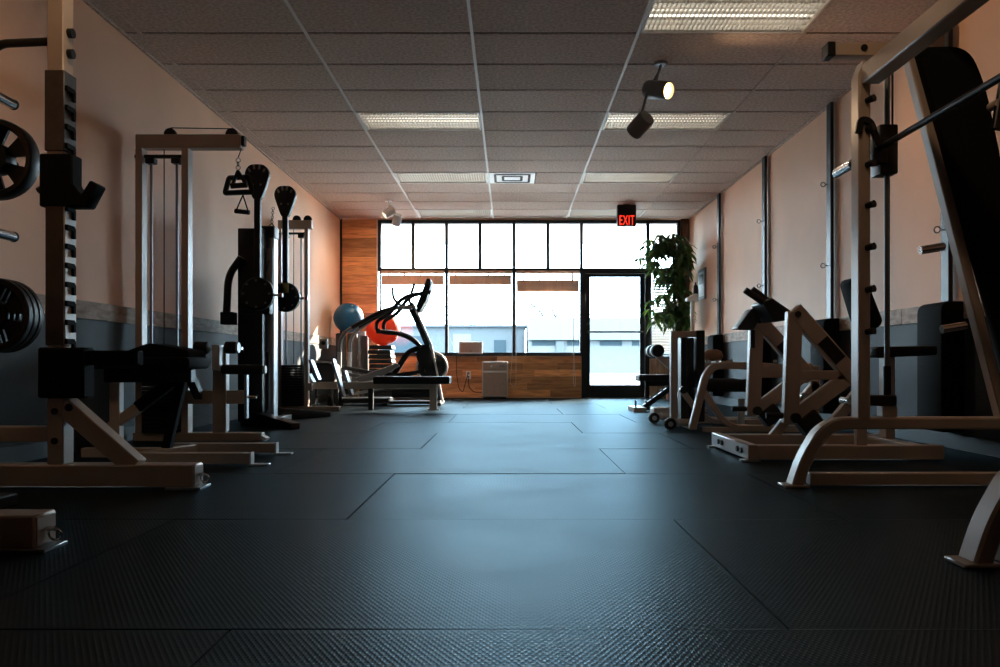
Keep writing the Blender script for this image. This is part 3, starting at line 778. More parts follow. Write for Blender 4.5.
# storage pegs behind the far rear upright
pegz = [1.835, 1.535, 1.19, .80]
for z in pegz:
    p = MB(); p.cyl((-2.4225, 3.725, z), (-2.4225, 3.90, z), .024, seg=14); p.build('weight_peg', M['chrome'], t)
    MB().cyl((-2.4225, 3.90, z), (-2.4225, 3.908, z), .026, seg=14).build('peg_cap', M['blackm'], t)
def plate(name, r, th, c, lab, group):
    q = thing(name, lab, 'weight plate', c, group)
    MB().lathe([(r*.80, th*.25), (r*.86, 0), (r*.97, 0), (r, th*.15), (r, th*.85), (r*.97, th), (r*.86, th), (r*.80, th*.75), (r*.80, th*.25)], c, (0,1,0), 40).build('rim', M['iron'], q)
    MB().lathe([(.0255, 0), (r*.36, 0), (r*.40, th*.3), (r*.40, th*.7), (r*.36, th), (.0255, th), (.0255, 0)], c, (0,1,0), 28).build('hub', M['iron'], q)
    for i in range(6):
        a0, hw = i*math.pi/3 + .45, .30
        pts = [(c[0] + rr*math.cos(a0 + s_*hw*f), c[2] + rr*math.sin(a0 + s_*hw*f)) for rr, s_, f in ((r*.36, -1, 1), (r*.83, -1, 1.12), (r*.85, 0, 1), (r*.83, 1, 1.12), (r*.36, 1, 1))]
        MB().prism(pts, 'xz', c[1] + .4*th, c[1] + .4*th + .016).build('spoke', M['iron'], q)
plate('weight_plate', .188, .085, (-2.4225, 3.735, 1.535), 'single spoked black weight plate on the upper rack peg', 'spoked plates on the rack')
for i, lab in enumerate(('front of the three lower black weight plates on the rack', 'middle of the three lower black weight plates on the rack', 'rear of the three lower black weight plates on the rack')):
    plate('weight_plate', .176, .040, (-2.4225, 3.735 + .043*i, .80), lab, 'spoked plates on the rack')

# bench inside the rack
t = thing('weight_bench', 'black padded bench with curved leg inside the squat rack', 'bench', (-2.0, 3.02, 0))
MB().prism(rpoly([(-2.60, .51), (-2.02, .51), (-2.02, .585), (-2.60, .585)], .03), 'xz', 2.87, 3.16).build('pad', M['black'], t, bevel=.015, seg=2)
MB().box(-2.52, -2.05, 2.985, 3.045, .465, .51).build('spine', M['blackm'], t, bevel=.005)
MB().rsweep(fillet([(-2.30, 3.015, .47), (-2.18, 3.015, .45), (-2.06, 3.015, .30), (-2.02, 3.015, .045)], .12), .06, .05).build('leg', M['frame'], t)
MB().box(-2.52, -2.46, 2.985, 3.045, .04, .465).build('leg', M['blackm'], t, bevel=.004)
MB().box(-2.52, -2.46, 2.80, 3.24, 0, .05).build('foot', M['frame'], t, bevel=.006)
MB().box(-2.06, -1.99, 2.80, 3.24, 0, .05).build('foot', M['blackm'], t, bevel=.006)

# ================================================================== flat bench with splayed feet
t = thing('utility_bench', 'low black utility bench with almond base rails behind the rack', 'bench', (-2.0, 4.8, 0))
for yf, x1 in ((4.47, -1.455), (5.02, -1.475)):
    ft = MB().box(-2.14, x1, yf, yf + .055, .012, .072).build('foot_rail', M['frame'], t, bevel=.004)
    e = MB(); e.box(x1 - .012, x1 + .10, yf - .002, yf + .06, 0, .010); e.build('foot_tab', M['steel'], ft, bevel=.002)
    MB().box(x1 - .002, x1 + .008, yf, yf + .055, .010, .075).build('end_cap', M['white'], ft)
    MB().box(-2.14, -2.06, yf - .002, yf + .057, 0, .012).build('foot_tab', M['steel'], ft)
MB().beam((-2.13, 4.53, .042), (-1.98, 5.02, .042), .05, .05, (0,0,1)).build('cross_rail', M['frame'], t, bevel=.004)
MB().box(-2.39, -2.33, 4.77, 4.83, .012, .50).build('rear_post', M['frame'], t, bevel=.004)
MB().box(-2.56, -2.06, 4.77, 4.83, .012, .068).build('spine', M['frame'], t, bevel=.004)
MB().beam((-2.50, 4.80, .11), (-2.21, 4.80, .325), .05, .06, (0,1,0)).build('brace', M['frame'], t, bevel=.004)
MB().beam((-2.23, 4.80, .31), (-1.99, 4.80, .49), .056, .066, (0,1,0)).build('brace_sleeve', M['matte'], t, bevel=.004)
MB().box(-2.42, -1.90, 4.765, 4.835, .46, .54).build('seat_rail', M['blackm'], t, bevel=.004)
MB().beam((-1.96, 4.80, .50), (-2.06, 4.80, .06), .05, .05, (0,1,0)).build('front_post', M['matte'], t, bevel=.004)
MB().prism(rpoly([(-2.52, .54), (-1.86, .54), (-1.86, .61), (-2.52, .61)], .03), 'xz', 4.64, 4.96).build('pad', M['matte'], t, bevel=.012, seg=2)

# ================================================================== cable towers
def tower(t, xa, xb, yf, ztop, pw, zst, xbase, xtop, dep=.09):
    for x in (xa, xb):
        MB().box(x, x + pw, yf, yf + dep, .06, ztop - .10).build('post', M['frame'], t, bevel=.004)
    MB().box(xa, xtop, yf, yf + dep, ztop - .10, ztop).build('top_beam', M['frame'], t, bevel=.005)
    MB().box(xa - .02, xbase, yf, yf + dep, 0, .062).build('base_beam', M['frame'], t, bevel=.005)
    xm0, xm1 = xa + pw, xb
    gx = [xm0 + (xm1 - xm0)*q for q in (.17, .83)]; ym = yf + dep/2
    zc = ztop - .155
    MB().box(xa - .02, xb + .01, ym - .012, ym + .012, zc - .012, zc + .012).build('guide_crossbar', M['blackm'], t)
    for x in gx:
        MB().cyl((x, ym, zst - .02), (x, ym, zc + .01), .010, seg=10).build('guide_rod', M['steel'], t)
        MB().box(x - .035, x + .035, ym - .03, ym + .03, zc - .055, zc - .012).build('guide_bracket', M['blackm'], t, bevel=.005)
    xm = (xm0 + xm1)/2
    MB().cyl((xm, ym, zst - .02), (xm, ym, ztop - .02), .004, seg=8).build('stack_cable', M['blackm'], t)
    n = int((zst - .08)/.031); sm_ = MB().box(-(xm1 - xm0)/2 + .012, (xm1 - xm0)/2 - .012, -.075, .075, 0, .0275).mesh('stack_plate', Vector((0,0,0)), .003); sm_.materials.append(M['iron'])
    for i in range(n): piece('stack_plate', sm_, t, (xm, ym, .066 + i*.031))
    return gx, ym
t = thing('lat_pulldown', 'almond cable pulldown tower with weight stack against the left wall', 'cable machine', (-2.35, 5.95, 0))
LY = 5.9
tower(t, -2.765, -2.425, LY, 2.266, .05, .66, -1.835, -1.99)
for x in (X(168, LY), X(230, LY)):
    e = MB(); e.cyl((x, LY + .03, 2.275), (x, LY + .06, 2.275), .045, seg=18); e.build('pulley', M['blackm'], t)
MB().tube([(X(168, LY), LY + .045, 2.325), (X(230, LY), LY + .045, 2.318)], .004, 6).build('top_cable', M['blackm'], t)
MB().box(-1.995, -1.965, LY + .02, LY + .07, 2.19, 2.262).build('beam_cap', M['blackm'], t, bevel=.004)
MB().beam((-1.845, LY + .045, .035), (-1.80, LY + .045, .012), .085, .02, (0,1,0)).build('base_toe', M['white'], t)
px0 = -2.195
MB().box(px0, px0 + .095, LY, LY + .07, .062, .70).build('seat_post', M['frame'], t, bevel=.005)
MB().box(px0 + .095, px0 + .101, LY + .002, LY + .068, .075, .69).build('lit_post_side', M['white'], t)  # white sheet paints window light onto the post's right side
MB().box(-2.40, px0, LY + .005, LY + .065, .275, .375).build('cross_arm', M['frame'], t, bevel=.005)
MB().box(px0 + .10, -1.965, LY + .005, LY + .065, .275, .375).build('cross_arm', M['frame'], t, bevel=.005)
MB().box(-1.965, -1.945, LY + .01, LY + .06, .165, .49).build('adjust_plate', M['steel'], t, bevel=.003)
MB().cyl((-1.945, LY + .035, .325), (-1.88, LY + .035, .325), .012, seg=10).build('pull_pin', M['chrome'], t)
MB().cyl((px0 - .02, LY + .035, .685), (-1.985, LY + .035, .685), .011).build('roller_axle', M['chrome'], t)
MB().roll((-2.31, LY - .04, .69), (px0 - .012, LY - .04, .69), .045).build('foam_roller', M['foam'], t)
MB().roll((px0 + .112, LY - .04, .69), (-2.0, LY - .04, .69), .045).build('foam_roller', M['foam'], t)
MB().cyl((-2.0, LY - .04, .69), (-1.985, LY - .04, .69), .040).build('roller_cap', M['silverp'], t)
MB().box(px0 + .03, px0 + .085, LY - .09, LY, .52, .71).build('roller_bracket', M['silverp'], t, bevel=.004)
MB().roll((px0 + .09, LY - .05, .53), (-1.80, LY - .05, .53), .036).build('foam_roller', M['foam'], t)
MB().cyl((-1.80, LY - .05, .53), (-1.785, LY - .05, .53), .030).build('roller_cap', M['silverp'], t)
MB().prism(rpoly([(-2.66, .55), (-2.20, .59), (-2.20, .665), (-2.48, .715), (-2.66, .65)], .03), 'xz', LY - .42, LY - .10).build('seat_pad', M['matte'], t, bevel=.015, seg=2)
MB().beam((-2.30, LY - .25, .57), (-2.30, LY + .03, .32), .06, .05, (1,0,0)).build('seat_strut', M['blackm'], t)
MB().cyl((-1.985, LY + .045, 2.20), P(238, 158, LY + .045), .0035, seg=8).build('drop_cable', M['blackm'], t)
# handles hanging on it
hy = LY + .045
c = P(238, 158, hy)
t = thing('row_bar', 'black square row handle hanging from the pulldown cable', 'handle', c)
e = MB()
for i in range(3): e.ring(c + Vector((0, 0, -.018 - .027*i)), (1, 0, 0) if i % 2 else (0, 1, 0), .016, .0045, 12, 6)
e.build('chain', M['chrome'], t)
ct = c + Vector((0, 0, -.10))
e = MB()
a_, b__, c_, d_ = P(229, 178, hy), P(249, 177, hy), P(252, 192, hy), P(225, 193, hy)
e.tube(fillet([a_, b__, c_, d_, a_, b__], .012), .020, 8)
e.build('frame', M['blackm'], t)
e = MB(); e.tube([ct, P(233, 184, hy - .05)], .014, 8); e.build('strap', M['blackm'], t)
e = MB(); e.tube([ct, P(246, 184, hy - .05)], .014, 8); e.build('strap', M['blackm'], t)
MB().cyl(P(231, 186, hy - .06), P(247, 185, hy - .06), .020).build('grip', M['foam'], t)
c = P(243, 195, hy)
t = thing('stirrup_handle', 'small triangular stirrup handle hanging below the square handle', 'handle', c)
MB().tube([P(243, 195, hy), P(236, 211, hy), P(248.5, 212.5, hy), P(243, 195, hy)], .005, 7).build('strap', M['blackm'], t)
MB().cyl(P(235, 211, hy), P(249.5, 212.5, hy), .017).build('grip', M['foam'], t)

# ================================================================== dual arm cable trainer
t = thing('functional_trainer', 'black dual arm cable trainer with paddle shaped pulley arms', 'cable machine', (-2.35, 7.6, 0))
TY = 7.3
x0, x1 = X(237.5, TY), X(262.5, TY)
zt = Z(228, TY)
MB().box(x0, x1, TY, 7.74, .04, zt).build('weight_housing', M['blackm'], t, bevel=.012, seg=2)
cx = X(270.5, TY + .25)
prof = rpoly([(cx - .065, TY + .12), (cx + .065, TY + .12), (cx + .065, TY + .30), (cx - .065, TY + .30)], .05)
MB().prism(prof, 'xy', .08, Z(240, TY + .25)).build('column', M['steel'], t, ang=60)
MB().prism([(p[0]*1.0, p[1]) for p in rpoly([(cx - .072, TY + .11), (cx + .072, TY + .11), (cx + .072, TY + .31), (cx - .072, TY + .31)], .05)], 'xy', Z(240, TY + .25), Z(228, TY + .25)).build('column_cap', M['blackm'], t, bevel=.01)
MB().box(cx - .062, cx + .062, TY + .115, TY + .12, Z(290, TY), Z(246, TY)).build('label_panel', M['silverp'], t)
e = MB(); y_ = TY + .1135
e.beam((cx - .035, y_, 1.52), (cx, y_, 1.46), .002, .012); e.beam((cx + .03, y_, 1.53), (cx - .01, y_, 1.40), .002, .012); e.build('label_mark', M['greyp'], t)
MB().box(cx - .022, cx + .022, TY + .112, TY + .12, .14, Z(352, TY)).build('slot', M['blackm'], t)
MB().box(x0 + .01, cx + .07, TY - .01, TY + .11, Z(314, TY), Z(290, TY)).build('arm_carrier', M['blackm'], t, bevel=.015, seg=2)
def paddle_arm(ya, zpiv, zhead, xa):
    d0 = MB().lathe([(.03,-.05),(.13,-.05),(.15,-.03),(.15,.03),(.13,.05),(.03,.05)], (xa, ya, zpiv), (0,1,0), 28).build('pivot_disc', M['blackm'], t)
    for k_ in range(8):
        a = k_*math.pi/4; e = MB(); c_ = Vector((xa + .118*math.cos(a), ya - .05, zpiv + .118*math.sin(a))); e.cyl(c_, c_ + Vector((0,-.004,0)), .011, seg=8); e.build('index_hole', M['greyp'], d0)
    MB().cyl((xa + .15, ya, zpiv - .01), (xa + .20, ya, zpiv - .01), .012, seg=10).build('pin_shaft', M['chrome'], d0)
    MB().cyl((xa + .20, ya, zpiv - .01), (xa + .225, ya, zpiv - .01), .020, seg=12).build('pin_knob', M['red'], d0)
    ar = MB().box(xa - .027, xa + .027, ya - .03, ya + .03, zpiv + .05, zhead - .13).build('arm', M['blackm'], t, bevel=.008)
    out = rpoly([(xa - .035, zhead - .17), (xa + .035, zhead - .17), (xa + .075, zhead - .06), (xa + .118, zhead + .07), (xa + .07, zhead + .15), (xa - .07, zhead + .15), (xa - .118, zhead + .07), (xa - .075, zhead - .06)], .06, 4)
    hd = MB().prism(out, 'xz', ya - .032, ya + .032).build('pulley_head', M['blackm'], t, bevel=.010, seg=2)
    for q in range(4):
        a = R(40 + q*33); c_ = Vector((xa + .075*math.cos(a), ya - .034, zhead + .03 + .075*math.sin(a)))
        e = MB(); e.beam(c_, c_ + Vector((.022*math.cos(a), 0, .045*math.sin(a))), .004, .018); e.build('vent_slot', M['grille'], hd)
    for q in (-1, 1):
        e = MB(); e.cyl((xa + .035*q, ya - .035, zhead - .035), (xa + .035*q, ya - .030, zhead - .035), .010, seg=8); e.build('rivet', M['grille'], hd)
paddle_arm(7.20, 1.20, Z(182, 7.22), X(258.5, 7.22))
paddle_arm(8.15, 1.25, Z(201, 8.15), X(285.5, 8.15))
e = MB(); e.tube(fillet([(x0 + .05, TY - .04, Z(258, TY)), (x0 - .07, TY - .04, Z(276, TY)), (x0 - .085, TY - .04, Z(314, TY))], .12, 7), .034, 12); e.build('grab_bar', M['blackm'], t)
MB().box(x0 - .125, x0 - .005, TY - .10, TY + .02, Z(325, TY), Z(312.5, TY)).build('bar_pad', M['foam'], t, bevel=.012, seg=2)
def tfoot(ya, xa, xb, zi, yb):
    e = MB(); hw = .06
    a0, b0 = Vector((xa, ya, 0)), Vector((xb, yb, 0)); d = (b0 - a0).normalized(); s_ = Vector((-d.y, d.x, 0))*hw
    vs = [a0 - s_, a0 + s_, b0 + s_*.8, b0 - s_*.8]
    e.add(vs + [vs[0] + Vector((0,0,zi)), vs[1] + Vector((0,0,zi)), vs[2] + Vector((0,0,.055)), vs[3] + Vector((0,0,.055))], [(0,3,2,1),(4,5,6,7),(0,1,5,4),(1,2,6,5),(2,3,7,6),(3,0,4,7)])
    e.build('base_foot', M['blackm'], t, bevel=.01, seg=2)
tfoot(7.45, -2.46, -1.87, .16, 6.98); tfoot(8.05, -2.46, -1.98, .14, 8.70)
MB().box(x1 - .04, x1 + .05, TY + .08, 8.1, 0, .06).build('base', M['blackm'], t, bevel=.006)
MB().box(-2.50, -2.40, 7.74, 8.20, .06, 1.40).build('rear_frame', M['blackm'], t, bevel=.01)
MB().box(-2.42, -2.26, 8.09, 8.20, 1.15, 1.36).build('arm_mount', M['blackm'], t, bevel=.01)
e = MB(); c = P(283, 287, 8.0); e.box(c.x - .03, c.x + .03, 8.09, 8.097, c.z - .05, c.z + .05); e.build('warning_sticker', M['yellow'], t)
# chain and strap from the rear arm
hy = 8.12; c = P(273, 207, hy)
t = thing('cable_strap', 'silver chain with stirrup strap hanging off the rear pulley arm', 'strap', c)
e = MB()
for i in range(7): e.ring(c + Vector((-.002*i, 0, -.016 - .022*i)), (1,0,0) if i % 2 else (0,1,0), .014, .004, 10, 6)
e.build('chain', M['chrome'], t)
c2 = c + Vector((-.01, 0, -.165))
MB().tube([c2, P(266, 229, hy), P(279, 234, hy), c2], .007, 7).build('strap', M['blackm'], t)
MB().cyl(P(265, 228.5, hy), P(280, 234.5, hy), .015).build('grip', M['foam'], t)

# ================================================================== seated row with tower
t = thing('seated_row', 'almond low row machine with long black bench and silver footplates', 'cable machine', (-1.8, 9.75, 0))
SY = 9.6
tower(t, -2.79, -2.47, SY, Z(220, SY), .045, Z(362, SY), -2.05, X(311.5, SY))
for x in (X(296, SY), X(307, SY)):
    e = MB(); e.cyl((x, SY + .03, 2.31), (x, SY + .06, 2.31), .05, seg=18); e.build('pulley', M['blackm'], t)
by0, by1 = 9.86, 9.93
MB().box(-2.47, -.96, by0, by1, Z(389, by0), Z(382, by0)).build('main_beam', M['frame'], t, bevel=.005)
MB().beam((-2.44, SY + .05, .30), (-2.40, by1, .30), .07, .07, (0,0,1)).build('link_beam', M['frame'], t)
xl = X(429.5, by0)
MB().box(xl, xl + .09, by0, by1, .012, Z(382, by0)).build('front_leg', M['frame'], t, bevel=.005)
MB().box(xl - .03, xl + .12, by0 - .02, by1 + .02, 0, .012).build('leg_plate', M['frame'], t)
MB().box(-1.75, -1.69, by0, by1, 0, .27).build('mid_leg', M['blackm'], t, bevel=.004)
MB().prism(rpoly([(X(374, 9.8), Z(384, 9.8)), (X(450, 9.8), Z(384, 9.8)), (X(450, 9.8), Z(376.5, 9.8)), (X(374, 9.8), Z(376.5, 9.8))], .02), 'xz', 9.72, 10.07).build('bench_pad', M['black'], t, bevel=.012, seg=2)
for (pa, pb, ya) in (((333, 359), (344, 397), 9.62), ((345, 371), (352, 395), 10.05), ((311, 360), (319, 380), 9.58), ((309, 374), (316, 386), 10.0)):
    a, b_ = P(*pa, ya), P(*pb, ya)
    MB().beam(a, b_, .16, .03, (0,1,0)).build('foot_plate', M['steel'], t, bevel=.004)
MB().beam((-2.1, 9.62, .31), (-2.1, 10.05, .31), .04, .04, (0,0,1)).build('foot_bar', M['frame'], t)
e = MB(); c = P(327, 343, SY); e.box(c.x - .10, c.x, SY + .01, SY + .08, c.z - .07, c.z + .05); e.build('pulley_bracket', M['frame'], t, bevel=.006)
MB().cyl((c.x - .045, SY, c.z), (c.x - .045, SY + .01, c.z), .025).build('bracket_bolt', M['blackm'], t)
MB().box(-2.43, -2.385, SY + .01, SY + .08, .25, .34).build('foot_lug', M['frame'], t)
c = P(321, 391, 9.7)
t = MB()
for i in range(4): t.ring((c.x + .01*i, 9.72 + .012*i, .105), (.25, 1, .1*i), .085 + .006*i, .009, 22, 7)
q = t.build('coiled_cable', M['blackm'], None, loc=(c.x, 9.72, 0)); tag(q, 'black coiled cable lying under the row machine beam', 'cable')
# dark padded seat behind the footplates
t = thing('padded_stool', 'low black padded stool with pale rim behind the row footplates', 'stool', (X(322, 10.7), 10.7, 0))
xa, xb = X(310, 10.7), X(338, 10.7)
MB().prism(rpoly([(xa, .30), (xb, .30), (xb - .01, .58), (xa + .03, .60)], [.02, .02, .09, .09]), 'xz', 10.5, 10.9).build('seat', M['black'], t, bevel=.015, seg=2)
MB().rsweep(fillet([(xa - .005, 10.52, .36), (xa + .02, 10.52, .615), (xb - .02, 10.52, .595), (xb + .005, 10.52, .36)], .1, 6), .03, .02).build('rim', M['silverp'], t)
for x in (xa + .03, xb - .06):
    for y in (10.52, 10.85): MB().box(x, x + .03, y, y + .03, 0, .31).build('leg', M['blackm'], t)

# ================================================================== elliptical trainer
EY = 11.2
t = thing('elliptical_trainer', 'black and grey elliptical trainer with curved handles before the window', 'exercise machine', (-1.6, EY, 0))
def ep(l, y): return [P(a, b, y) for a, b in l]
MB().box(X(385, EY), X(441, EY), EY - .06, EY + .06, .01, .055).build('base_rail', M['blackm'], t, bevel=.008)
for px_ in (388, 440):
    MB().box(X(px_, EY) - .04, X(px_, EY) + .04, EY - .32, EY + .32, 0, .045).build('base_foot', M['blackm'], t, bevel=.01)
MB().rsweep(ep([(410, 304), (420, 325), (429, 346), (434, 372), (440, 400)], EY), .10, .10).build('mast', M['blackm'], t)
MB().rsweep(ep([(413.5, 305), (422.5, 325), (431.5, 346), (437, 372), (442.5, 402)], EY - .16), .03, .025).build('mast_edge', M['white'], t)
body = [(X(a, EY), Z(b, EY)) for a, b in ((416, 354), (421, 346), (431, 346), (436, 360), (439, 380), (426, 382))]
MB().prism(rpoly(body, .03, 3), 'xz', EY - .10, EY + .10).build('shroud', M['black'], t, bevel=.015, seg=2)
for s_ in (-1, 1):
    MB().rsweep(fillet(ep([(391, 380), (400, 365), (408, 352), (420, 347.5), (430, 347)], EY + s_*.10), .12, 5), .06, .075).build('front_strut', M['black'], t)
MB().box(X(392, EY), X(438, EY), EY - .09, EY + .09, .10, .24).build('drive_cover', M['black'], t, bevel=.02, seg=2)
fc = P(432, 367, EY)
MB().lathe([(.05,-.05),(.17,-.05),(.192,-.03),(.192,.03),(.17,.05),(.05,.05)], fc + Vector((.0, 0, 0)), (0,1,0), 36).build('flywheel', M['blackm'], t)
MB().cyl(fc + Vector((0,-.052,0)), fc + Vector((0,.052,0)), .07, seg=24).build('flywheel_hub', M['greyp'], t)
MB().ring(fc, (0,1,0), .205, .022, 40, 8).build('flywheel_rim', M['white'], t)
cpoly = [(X(a, EY), Z(b, EY)) for a, b in ((417, 313), (419, 305), (425.5, 287), (428, 279.5), (431.5, 280), (432, 286), (427, 302), (421, 312))]
MB().prism(rpoly(cpoly, .015, 3), 'xz', EY - .17, EY + .17).build('console', M['blackm'], t, bevel=.012, seg=2)
e = MB(); a, b_ = P(417.6, 309, EY), P(427.4, 281.5, EY); 
MB().beam(a + Vector((-.004,0,.02)), b_ + Vector((-.006,0,-.02)), .27, .012, (0,1,0)).build('screen', M['greyp'], t)
for s_ in (-1, 1):
    y = EY + s_*.24; k_ = 0 if s_ < 0 else 6
    MB().tube(fillet(ep([(339 + k_*1.7, 384), (340 + k_*1.7, 340), (346 + k_*1.7, 331), (383 + k_*.6, 310), (397, 307.5), (412, 308)], y), .12, 6), .026, 10).build('side_rail', M['greyp'], t)
    MB().tube(fillet(ep([(339 + k_*1.7, 384), (339.6 + k_*1.7, 352)], y), .05), .030, 10).build('rail_sleeve', M['silverp'], t)
    MB().tube(fillet(ep([(352 + k_*1.2, 327.5), (383 + k_*.6, 310.5), (396, 308)], y), .12, 6), .031, 10).build('rail_grip', M['black'], t)
    y2 = EY + s_*.29; h_ = 0 if s_ < 0 else 7
    MB().tube(fillet(ep([(431, 292), (408 + h_*.6, 295.5), (398 + h_, 302), (391 + h_, 313), (377 + h_, 321), (376 + h_, 330), (384 + h_, 332.5), (398 + h_*.5, 333.5), (410 + h_*.4, 338), (421, 347)], y2), .10, 6), .027, 10).build('swing_handle', M['black'], t)
    MB().tube(ep([(376.5 + h_, 331), (398 + h_*.5, 333.5)], y2), .030, 10).build('handle_joint', M['blackm'], t)
MB().tube(fillet(ep([(392.7, 287), (393, 299), (401, 306), (413, 307)], EY - .2), .08), .018, 8).build('fixed_handle', M['blackm'], t)
MB().tube(fillet(ep([(414.5, 284), (411, 294), (409, 302), (414, 306)], EY + .2), .08), .020, 8).build('fixed_handle', M['blackm'], t)
for s_ in (-1, 1):
    y = EY + s_*.16; dz = 0 if s_ < 0 else 6
    MB().rsweep(ep([(342, 367 + dz), (370, 372.5 + dz), (398, 375 + dz*.3), (425, 371)], y), .05, .05).build('pedal_arm', M['blackm'], t)
    MB().prism([(X(355, y), Z(378 + dz*.7, y)), (X(397, y), Z(363 + dz*.7, y)), (X(400, y), Z(366 + dz*.7, y)), (X(376, y), Z(380 + dz*.7, y)), (X(360, y), Z(382 + dz*.7, y))], 'xz', y - .07, y + .07).build('pedal', M['greyp'], t, bevel=.008)
    MB().beam(P(345, 396, y), P(397, 385, y), .05, .04, (0,1,0)).build('ramp_rail', M['steel'], t)
MB().box(X(341, EY), X(391, EY), EY - .24, EY + .24, .03, .10).build('rear_base', M['blackm'], t, bevel=.01)
MB().box(X(344, EY) - .05, X(344, EY) + .05, EY - .30, EY + .30, 0, .03).build('base_foot', M['blackm'], t)
for s_ in (-1, 1): MB().box(X(340, EY) - .03, X(340, EY) + .08, EY + s_*.24 - .035, EY + s_*.24 + .035, .03, .31).build('rail_foot', M['blackm'], t, bevel=.006)

# ================================================================== corner stock: stack of steps, balls, mats
stx0, stx1, sty = X(370.5, 12.55), X(393.5, 12.55), 12.55
NST, SH = 12, .0725
stm = MB().prism(rpoly([(stx0, .006), (stx1, .006), (stx1 - .012, SH - .004), (stx0 + .012, SH - .004)], .012), 'xz', sty - .19, sty + .19).mesh('step_board', Vector((0, 0, 0)), .006)
stm.transform(Matrix.Translation((-(stx0 + stx1)/2, -sty, -.006))); stm.materials.append(M['black'])
ords = ['bottom', 'second', 'third', 'fourth', 'fifth', 'sixth', 'seventh', 'eighth', 'ninth', 'tenth', 'eleventh', 'topmost']
for i in range(NST):
    ob = bpy.data.objects.new('step_board', stm); COL.objects.link(ob)
    ob.location = ((stx0 + stx1)/2 + random.uniform(-.012, .012), sty + random.uniform(-.01, .01), i*SH)
    ob.rotation_euler.z = random.uniform(-.03, .03)
    tag(ob, 'black step board, %s' % ('lowest of the stack under the orange ball' if i == 0 else 'topmost of the stack, carrying the orange ball' if i == NST-1 else '%s from the bottom of the stack under the orange ball' % ords[i]), 'step board', 'stacked step boards')
def gym_ball(c, r, m, lab, nm):
    t = thing('exercise_ball', lab, 'ball', (c[0], c[1], c[2] - r))
    prof = [(r*math.sin(math.pi*i/28)*(1 + (.004 if 5 < i < 23 and i % 3 == 0 else 0)), -r*math.cos(math.pi*i/28)) for i in range(29)]
    prof[0] = (0, -r); prof[-1] = (0, r)
    MB().lathe(prof, c, (.35, -.5, .8), 40).build('shell', m, t)
    ax = Vector((.35, -.5, .8)).normalized(); e = MB(); e.cyl(Vector(c) + ax*(r - .003), Vector(c) + ax*(r + .004), .012, seg=12); e.build('plug', M['white'], t)
zt = NST*SH - SH + SH - .010
gym_ball((X(383, 12.55), 12.55, zt + .268), .268, M['orange'], 'large orange exercise ball on the stack of step boards', 'o')
def rolled_mat(pxb, pxt, y, pyt, lab, r):
    a = Vector((X(pxb, y), y, 0)); b_ = Vector((X(pxt, y), y, Z(pyt, y))); t = thing('rolled_mat', lab, 'exercise mat', a, 'rolled mats in the corner')
    ax = (b_ - a).normalized(); L = (b_ - a).length
    MB().lathe([(r*.2,0),(r,0),(r,L),(r*.2,L)], a + Vector((0,0,.012)), ax, 20).build('roll', M['greymat'], t)
    e = MB()
    for k_ in range(26):
        pass
    u = ax.orthogonal().normalized(); v_ = ax.cross(u)
    e.tube([a + Vector((0,0,.012)) + ax*(L + .004) + (u*math.cos(q*.6) + v_*math.sin(q*.6))*(r*.15 + r*.8*q/34) for q in range(35)], .006, 5)
    e.build('spiral_end', M['greyp'], t)
rolled_mat(341, 341, 12.62, 334.5, 'grey rolled mat standing nearest the left wall', .082)
rolled_mat(352.5, 352.5, 12.66, 334.5, 'grey rolled mat standing under the blue ball, second from wall', .082)
rolled_mat(364, 361.5, 12.98, 333, 'grey rolled mat leaning behind the others', .07)
rolled_mat(364.5, 364, 12.70, 337, 'grey rolled mat standing beside the stack of step boards', .07)
gym_ball((X(348.5, 12.66), 12.66, Z(334.5, 12.66) + .262), .235, M['blue'], 'blue exercise ball resting on rolled mats in the left corner', 'b')

# ================================================================== by the windows
t = thing('radio', 'small taupe table radio standing on the window sill', 'radio', (wx(470.5), WY - .06, ZS))
rx0, rx1 = X(459, WY - .1), X(482.5, WY - .1)
MB().box(rx0, rx1, WY - .105, WY - .012, ZS, ZS + .205).build('case', M['silverp'], t, bevel=.01, seg=2)
MB().box(rx0 + .022, rx1 - .022, WY - .109, WY - .104, ZS + .03, ZS + .185).build('speaker_grille', M['grille'], t, bevel=.003)
MB().box(-.66, -.64, WY - .112, WY - .108, ZS + .045, ZS + .055).build('badge', M['blackm'], t)
PY = 12.92
t = thing('air_purifier', 'taupe and silver upright air purifier before the plank wall', 'air purifier', (X(495, PY), PY + .12, 0))
x0, x1 = X(482, PY), X(508, PY); zt = Z(361.5, PY)
MB().box(x0 + .02, x1 - .03, PY + .03, PY + .24, 0, .04).build('base', M['blackm'], t, bevel=.008)
MB().box(x0, x1, PY, PY + .27, .035, zt).build('body', M['silverp'], t, bevel=.02, seg=3)
MB().box(x0 + .02, x1 - .02, PY - .006, PY + .005, .06, Z(372.5, PY)).build('front_grille', M['grille'], t, bevel=.004)
MB().box(x0 + .02, x1 - .02, PY - .004, PY + .005, Z(370.5, PY), zt - .012).build('control_panel', M['grille'], t, bevel=.004)
MB().cyl((x0 + .15, PY - .004, zt - .075), (x0 + .15, PY - .02, zt - .075), .016).build('dial', M['silverp'], t)
MB().box(x1 - .14, x1 - .06, PY - .007, PY - .003, zt - .085, zt - .06).build('switch', M['greyp'], t)
t = thing('wall_outlet', 'white electrical outlet on the plank wall', 'outlet', (wx(468.5), WY - .03, wz(375)))
c = Vector((wx(468.5), WY - .026, wz(375)))
MB().box(c.x - .042, c.x + .042, c.y - .006, c.y + .002, c.z - .068, c.z + .068).build('cover', M['white'], t, bevel=.003)
for z in (-.03, .03): MB().box(c.x - .018, c.x + .018, c.y - .009, c.y - .005, c.z + z - .018, c.z + z + .018).build('socket', M['greyp'], t, bevel=.002)
